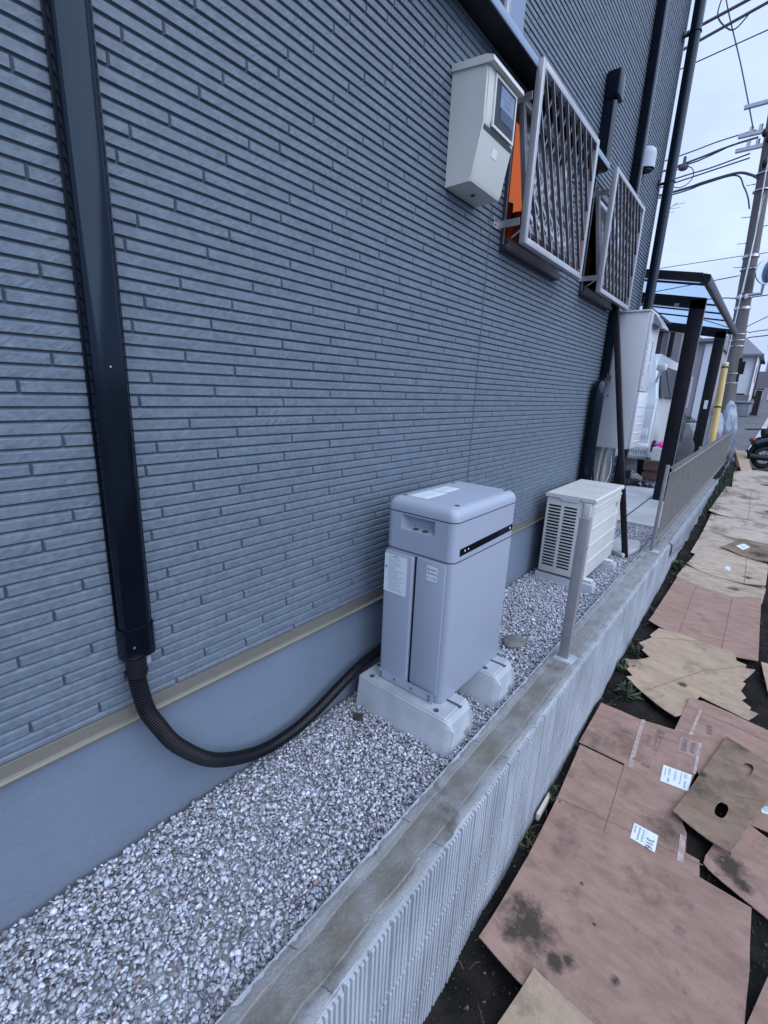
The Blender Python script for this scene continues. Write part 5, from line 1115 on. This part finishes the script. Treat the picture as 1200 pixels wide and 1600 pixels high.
# plastic film hanging over the outer face of the far wall
bm = bmesh.new(); g = []
NF = 200
for j in range(NF):
    y = 4.25+7.5*(j/(NF-1)); row = []
    for i in range(12):
        u = i/11; top = KT+0.012; full = soilz(y)+.015+0.03*noise.noise((y*3,0,4)); k_ = min(1,(y-4.2)/0.9)
        bot = top+(full-top)*(0.35+0.65*k_); z = top+(bot-top)*u
        f_ = noise.noise((y*3.2+u*2.2,u*1.5,0)); fold = max(0,0.5-abs(f_)*3)
        x = 0.612+0.030*min(1,u*8)+0.016*fold*(.4+u)+0.010*noise.noise((y*9,z*6,5))*(.3+u)
        row.append(bm.verts.new((x,y+0.01*noise.noise((y*5,z*5,9)),z)))
    g.append(row)
for j in range(NF-1):
    for i in range(11): bm.faces.new([g[j][i],g[j+1][i],g[j+1][i+1],g[j][i+1]])
b = MB(); b.bm.free(); b.bm = bm; bmesh.ops.solidify(b.bm, geom=list(b.bm.faces), thickness=0.0012); tag(b.done('plastic_film', M_FILM, None, smooth=True),'milky plastic film draped over the outside of the wall under the mesh fence','plastic film')
# guy-wire guard
t = empty('guy_wire_guard',(0.42,9.1,-1.12),'yellow plastic guy-wire guard tube with black bands, in front of the utility pole','guy wire guard')
p0,p1 = Vector((0.426,9.1,-1.12)),Vector((0.321,9.6,0.60))
b = MB(); b.tube([p0,p1],.047,16); b.done('tube', M_YEL, t, smooth=True)
b = MB()
for u in (0.22,0.60,0.965): c = p0.lerp(p1,u); b.tube([c,c+(p1-p0).normalized()*.025],.050,16)
b.done('black_band', M_BLACKM, t, smooth=True)
b = MB(); c = p1; b.tube([c,c+(p1-p0).normalized()*.03],.049,16); b.done('cap', M_WHITE, t)
b = MB(); b.tube([p1,(0.10,12.9,4.1)],.006,6); b.done('guy_wire', M_STEEL, t)
# utility pole
t = empty('utility_pole',(0.24,13.0,-1.1),'grey-brown concrete utility pole with steel bands, step bolts and many cables','utility pole')
def pc(z): return Vector((0.222-0.054*(z-0.41)*0.9 if z<3.2 else 0.087-0.050*(z-3.2), 13.0, z))
zs = [-1.2+i*0.6 for i in range(18)]
b = MB(); b.tube([pc(z) for z in zs],.15,24,rfun=lambda i: 0.158-0.0045*i); b.done('shaft', M_POLE, t, smooth=True)
b = MB()
for z,h in [(2.93,.05),(2.15,.05),(1.93,.05)]: b.tube([pc(z),pc(z+h)],.150,24)
for z in (2.70,1.42,1.30,1.18,0.62,0.42,4.15,4.45): b.tube([pc(z),pc(z+.018)],.155,24)
b.done('steel_band', M_STEEL, t, smooth=True)
b = MB()
for z,s_ in [(3.71,-1),(3.22,-1),(2.77,-1),(3.50,1),(2.99,1),(4.30,-1)]: c = pc(z); b.tube([c+Vector((s_*.12,-.02,0)),c+Vector((s_*.27,-.05,0))],.010,8)
b.done('step_bolt', M_STEEL, t)
b = MB(); c = pc(4.4); b.tube([pc(5.0)+Vector((0.03,-.15,0)),pc(3.3)+Vector((0.02,-.16,0)),pc(2.25)+Vector((-.03,-.16,0))],.012,6); b.done('ground_wire', M_WHITE, t)
b = MB()
for dx in (-.05,.05): b.sphere(tuple(pc(2.16)+Vector((dx-.01,-.17,-.0))),.042,2,(0.8,.8,1.3))
b.done('insulator', M_WHITE, t, smooth=True)
b = MB(); b.box(0.335,0.42,12.93,13.05,0.62,0.88,bev=.01); b.box(0.30,0.36,12.9,13.0,0.45,0.95,bev=.01); b.done('cable_box', M_BLACKM, t)
b = MB()
for z in (5.2,4.95,5.7): b.box(-0.55,0.6,12.95,13.03,z,z+.06)
for x in (-.35,-.2,.25,.4):
    for z in (5.26,5.01): b.cyl((x,12.99,z),(x,12.99,z+.10),.035,10)
b.done('cross_arm', M_STEEL, t)
b = MB()
for (x,y,z,r) in [(-.02,12.8,5.0,.05),(.1,12.85,4.85,.06),(-.1,12.8,5.12,.05),(.0,12.85,4.6,.05)]: b.sphere((x,y,z),r,2,(1,1,1.5))
b.done('clamp', M_BLACKM, t, smooth=True)
# traffic mirror on the pole
t = empty('traffic_mirror',(0.45,12.95,2.25),'round convex traffic mirror on a steel arm clamped to the utility pole','traffic mirror')
b = MB(); b.tube([(0.18,12.9,2.2),(0.42,12.85,2.2),(0.42,12.85,2.42)],.035,10); b.done('arm', M_STEEL, t, smooth=True)
b = MB(); b.tube([(0.455,12.80,2.60),(0.475,12.77,2.60)],.25,28); b.done('back_shell', M_MIRROR, t, smooth=True)
b = MB(); b.sphere((0.50,12.74,2.60),.22,3,(.25,.5,1)); b.done('mirror_face', M_MIRROR, t, smooth=True)
# overhead cables
def cable(P, r, label):
    b = MB(); b.tube(smooth_curve(P,8),r,6,cap=True); tag(b.done('overhead_cable', M_CABLE, None),label,'cable','overhead cables')
def ext(p,q,k): p=Vector(p);q=Vector(q); return tuple(p+(p-q)*k)
def ln(p,q,r,label,kl=2.2,kr=1.2,mid=None):
    P = [ext(p,q,kl),p]+([mid] if mid else [])+[q]+([ext(q,p,kr)] if kr else []); cable(P,r,label)
Yc = 13.0
ln((-1.65,Yc,7.44),(-0.86,Yc,7.58),.030,'topmost thick overhead cable in the upper right of the sky')
ln((-1.66,Yc,7.17),(-0.51,Yc,7.42),.028,'second thick overhead cable from the top, running parallel below the topmost')
ln((-1.63,Yc,6.81),(-0.42,Yc,6.96),.012,'thin overhead cable below the two thick ones at the upper right')
cable([(-1.32,Yc,8.3),(-1.22,Yc,7.72),(-0.75,Yc,6.5),(-0.32,12.95,5.30)],.012,'thin cable dropping steeply from the upper sky to the pole top')
cable([(-1.30,Yc,7.8),(-1.32,Yc,7.5),(-1.1,Yc,7.22),(-0.95,Yc,7.18),(-0.75,Yc,7.38)],.014,'slack looped cable hanging from the thick upper cables')
ln((-1.68,Yc,5.13),(-0.27,Yc,5.29),.012,'upper cable of the bundle reaching the pole top from the left',kr=0,mid=(-0.91,Yc,5.24))
ln((-1.65,Yc,4.94),(-0.21,Yc,5.15),.019,'thicker cable just under the upper one, ending at the pole top',kr=0,mid=(-0.72,Yc,5.10))
cable([(-3.2,Yc,4.80),(-1.44,Yc,4.94),(-1.1,Yc,4.99),(-0.72,Yc,5.09)],.014,'lower strand that splits off the thicker cable towards the left')
ln((-1.67,Yc,4.70),(-0.29,Yc,4.89),.014,'middle cable of a close pair reaching the pole from the left',kr=0,mid=(-0.94,Yc,4.78))
ln((-1.68,Yc,4.62),(-0.28,Yc,4.81),.014,'lower cable of the close pair reaching the pole from the left',kr=0)
cable([(-4.5,Yc,4.28),(-1.68,Yc,4.45),(-1.01,Yc,4.53),(-0.46,Yc,4.58),(-0.21,Yc,4.50),(-0.06,12.9,4.37)],.024,'thick lowest cable curving down into the side of the pole')
cable([(-4.5,Yc,4.22),(-1.67,Yc,4.40),(-1.0,Yc,4.50),(-0.46,Yc,4.54),(-0.28,Yc,4.30),(-0.16,12.9,4.05),(-0.1,12.95,3.85)],.014,'thin cable under the thick lowest one, looping down beside the pole')
ln((-1.20,Yc,2.94),(-0.05,Yc,2.99),.007,'faint thin cable left of the pole at the height of its top band',kr=0)
ln((-0.64,Yc,2.54),(-0.03,Yc,2.61),.010,'thin cable left of the pole, between two step bolts',kr=0)
cable([(-2.5,Yc,2.15),(-0.43,Yc,2.19),(0.0,Yc,2.17),(0.53,Yc,2.19),(2.5,Yc,2.4)],.011,'cable passing at the white insulators and on behind the mirror arm')
cable([(0.28,Yc,1.57),(0.61,Yc,1.77),(2.5,Yc,2.8)],.009,'thin cable rising to the right of the pole above the slate roof')
cable([(-0.6,Yc,1.80),(0.29,Yc,1.49),(0.66,Yc,1.51),(3,Yc,1.7)],.009,'thin cable right of the pole, upper of two in front of the slate roof')
cable([(0.35,Yc,1.36),(0.69,Yc,1.40),(3,Yc,1.6)],.011,'thicker cable right of the pole, lower of two in front of the slate roof')
b = MB(); b.sphere((-1.45,Yc,4.90),.10,2,(1,.6,.7)); b.tube([(-1.45,Yc,4.95),(-1.45,Yc,5.10)],.03,8); b.tube([(-1.45+.22*math.cos(a),Yc,4.72+.20*math.sin(a)) for a in [math.pi*2*k/16 for k in range(17)]],.010,5,cap=False)
tag(b.done('cable_clamp', M_CABLE, None),'dark cable clamp with a loop hanging on the bundle left of the pole','cable clamp')
t = empty('tv_antenna',(-5.0,30,8.3),'thin rooftop television antenna just right of the house corner','antenna')
b = MB(); b.tube([(-5.3,30,2.0),(-5.3,30,10.0)],.02,6); b.done('mast', M_CABLE, t)
b = MB(); b.tube([(-5.3,30,9.35),(-4.7,30,9.75)],.014,5)
for k in range(4): b.tube([(-5.25+.2*k-.25,30,9.2+.16*k),(-5.25+.2*k+.30,30,9.2+.16*k)],.010,5)
b.done('elements', M_CABLE, t)

# scooter at the right edge
t = empty('scooter',(1.35,10.9,-1.12),'black scooter parked by the road at the right edge, red tail light showing','scooter')
d = Vector((0.90,0.44,0)).normalized()
def S(f,h,s=0): n_ = Vector((-d.y,d.x,0)); p = Vector((1.10,10.75,-1.12))+d*f+n_*s; return (p.x,p.y,-1.115+h)
n_ = Vector((-d.y,d.x,0))
def wheel(f):
    b = MB(); c = Vector(S(f,.205)); R_ = []
    b.tube([c+ (d*math.cos(a)+Vector((0,0,1))*math.sin(a))*0.160 for a in [2*math.pi*k/28 for k in range(29)]],.045,10,cap=False); wh = b.done('wheel', M_TYRE, t, smooth=True)
    b = MB(); b.tube([c-n_*.02,c+n_*.02],.05,12)
    for k in range(5): a=2*math.pi*k/5; b.tube([c,c+(d*math.cos(a)+Vector((0,0,1))*math.sin(a))*.13],.012,6)
    b.done('rim', M_STEEL, wh)
wheel(0.0); wheel(1.15)
b = MB(); b.tube(smooth_curve([S(-.20,.42),S(0.0,.50),S(.28,.52),S(.50,.40),S(.62,.22),S(.85,.22),S(1.0,.50),S(1.05,.80)],5),.09,12,rfun=lambda i: .10 if i<22 else .06); b.done('body', M_BLACK, t, smooth=True)
b = MB(); b.tube(smooth_curve([S(-.10,.62),S(.15,.66),S(.45,.62)],5),.085,12); b.done('seat', M_BLACKM, t, smooth=True)
b = MB(); b.tube([S(-.30,.22,-.13),S(.20,.20,-.13)],.055,12); b.tube([S(-.34,.33,-.13),S(-.30,.22,-.13)],.02,8); b.done('silencer', M_BLACKM, t, smooth=True)
b = MB(); b.sphere(S(-.235,.50),.055,2,(1,1,.8)); b.done('tail_light', M_RED, t, smooth=True)
b = MB(); b.tube([S(-.36,.68,-.08),S(.0,.70,-.09)],.010,6); b.tube([S(-.36,.68,.08),S(.0,.70,.09)],.010,6); b.tube([S(-.36,.68,-.08),S(-.36,.68,.08)],.010,6); b.tube([S(-.18,.69,-.09),S(-.18,.69,.09)],.010,6); b.done('rear_rack', M_BLACKM, t)
b = MB(); b.tube(smooth_curve([S(-.24,.26),S(-.14,.44),S(.06,.47),S(.22,.33)],5),.04,10); b.done('mudguard', M_BLACK, t, smooth=True)
b = MB(); b.tube([S(1.05,.8),S(.98,1.0)],.02,8); b.tube([S(.98,1.0,-.28),S(.98,1.0,.28)],.015,8); b.done('handlebar', M_BLACKM, t)

# ---- houses across the road
t = empty('brown_house',(-2.6,19.5,-0.7),'dark brown clad house seen between the cabinet and the nearer carport post','house')
b = MB(); b.box(-6.5,-1.72,18.4,24,-0.9,2.2); b.done('wall', M_BRN, t)
b = MB(); b.box(-2.2,-1.99,18.34,18.4,1.30,2.2); b.done('panel', M_LAVD, t)
quickbox('recess', M_BLACKM, t, -2.5,-1.80,18.37,18.399,-0.7,1.30)
quickbox('pillar', M_LAVD, t, -1.80,-1.60,18.0,18.4,-0.9,2.1); quickbox('pillar_edge', M_ALU, t, -1.85,-1.805,17.98,18.38,-0.9,1.35); quickbox('pillar_edge', M_ALU, t, -2.03,-1.985,18.30,18.34,1.3,2.2)
b = MB(); b.box(-6.7,-1.5,18.2,24.2,2.2,2.32); b.done('roof', M_ROOF, t)
t = empty('lavender_house',(-0.9,20,-0.6),'pale lavender-grey house with a tall white-framed window between the two carport posts','house')
b = MB(); b.box(-1.55,-0.75,18.6,24,-0.8,1.86); b.done('wall', M_LAV, t)
quickbox('corner_strip', M_LABEL, t, -0.98,-0.75,18.56,18.598,-0.6,1.80)
fr = quickbox('window', M_WHITE, t, -1.30,-1.14,18.55,18.598,-0.20,0.78); quickbox('pane', M_LAVD, fr, -1.27,-1.17,18.54,18.549,-0.14,0.72)
b = MB(); b.box(-1.65,-0.68,18.4,24.2,1.86,1.95); b.done('roof', M_LAVD, t)
t = empty('white_house',(0.2,31,0.2),'white rendered house with a slate hipped roof, right of the utility pole','house')
b = MB(); b.box(-2.6,0.02,30.0,37,-0.3,2.36); b.done('wall', M_HW, t)
b = MB(); A = [(-2.8,29.7,2.40),(0.22,29.7,2.36),(0.22,37.3,2.36),(-2.8,37.3,2.4)]; T1=(-1.1,31.6,3.72); T2=(-1.1,35.0,3.72); v=[b.bm.verts.new(p) for p in A+[T1,T2]]
for f in [(0,1,4),(1,2,5,4),(2,3,5),(3,0,4,5),(3,2,1,0)]: b.bm.faces.new([v[i] for i in f])
b.done('roof', M_ROOF, t); quickbox('gutter', M_LAVD, t, -2.85,0.26,29.62,29.70,2.28,2.37)
quickbox('drainpipe', M_LAVD, t, -0.04,0.01,29.93,29.99,0.0,2.3); quickbox('vent_slot', M_BLACKM, t, -0.52,-0.16,29.95,29.99,0.42,0.50)
quickbox('window', M_BLACKM, t, 0.021,0.03,31.5,32.2,1.1,1.9)
t = empty('far_white_house',(1.2,33,0.2),'second white house at the right edge behind the one with the slate roof','house')
b = MB(); b.box(0.35,4.5,34.0,40,-0.2,3.1); b.done('wall', M_HW, t); b = MB(); b.prism([(0.2,3.1),(4.7,3.1),(2.4,4.3)],1,33.7,40.3); b.done('roof', M_ROOF, t)
quickbox('downpipe', M_LAVD, t, 0.45,0.60,33.9,33.99,0.8,3.0)
t = empty('roadside_shelter',(0.62,23.5,-0.4),'small grey-roofed roadside porch with a brown panel near the right edge','porch')
b = MB(); b.box(0.42,0.80,22.6,24.0,0.55,1.18); b.done('roof', M_LAVD, t); b = MB(); b.box(0.46,0.64,22.7,23.9,-0.55,0.5); b.done('panel', M_BRN, t); quickbox('post', M_LAV, t, 0.68,0.82,22.5,22.7,-0.5,0.6)
# covered bin on the road side
t = empty('covered_bin',(0.15,22.0,-0.45),'grey-blue tarpaulin-covered crate by the roadside, in front of the white house','covered crate')
b = MB(); b.box(-0.30,0.42,21.7,22.5,-0.46,0.02,bev=.04,seg=3)
for v in b.bm.verts: v.co += Vector((noise.noise(v.co*4),noise.noise(v.co*4+Vector((5,0,0))),0))*0.05
b.done('cover', M_BINC, t, smooth=True); quickbox('lid', M_BINC, t, -0.36,0.48,21.65,22.55,0.02,0.10,bev=.03); quickbox('rail', M_LAVD, t, -0.2,0.3,22.3,22.4,0.1,0.32)
# hedges and bushes
def bush(c, r, sc, n, label, cat='bush', seed=0):
    rr = random.Random(seed); b = MB()
    for i in range(n):
        a = rr.uniform(0,2*math.pi); z = rr.uniform(-1,1); q = math.sqrt(1-z*z); rad = r*rr.uniform(.55,1.05)*(1+.3*noise.noise((math.cos(a)*2+seed,math.sin(a)*2,z*2)))
        p = Vector((c[0]+rad*q*math.cos(a)*sc[0],c[1]+rad*q*math.sin(a)*sc[1],c[2]+rad*z*sc[2])); s_ = r*rr.uniform(.06,.13)
        u = Vector((rr.gauss(0,1),rr.gauss(0,1),rr.gauss(0,1))).normalized(); v = u.orthogonal().normalized()
        b.quad(p-u*s_,p-v*s_*.6,p+u*s_,p+v*s_*.6)
    t = empty('bush',(c[0],c[1],c[2]-r*sc[2]),label,cat,'bushes across the road'); b.done('foliage', M_TREE, t)
    b = MB(); b.tube([(c[0],c[1],c[2]-r*sc[2]-.2),(c[0],c[1],c[2])],r*.06,6); b.done('stem', M_BRN, t)
bush((-1.95,17.2,-0.35),0.42,(1.0,.7,1.0),900,'dark green bush in front of the brown house, left of the nearer carport post',seed=1)
bush((-1.55,17.4,-0.55),0.33,(.8,.7,1.2),600,'bush just behind the nearer carport post, by the pillar',seed=2)
bush((-1.05,17.0,-0.62),0.34,(1.1,.7,.8),600,'low bush under the white-framed window, between the carport posts',seed=3)
t = empty('roadside_wall',(-1.2,16.2,-0.9),'low concrete garden wall across the road behind the carport posts','garden wall')
b = MB(); b.box(-3.5,-0.55,16.0,16.15,-1.0,-0.60,bev=.01); b.done('wall', M_APRON, t)
# trees and bushes beyond, closing the view at the sides
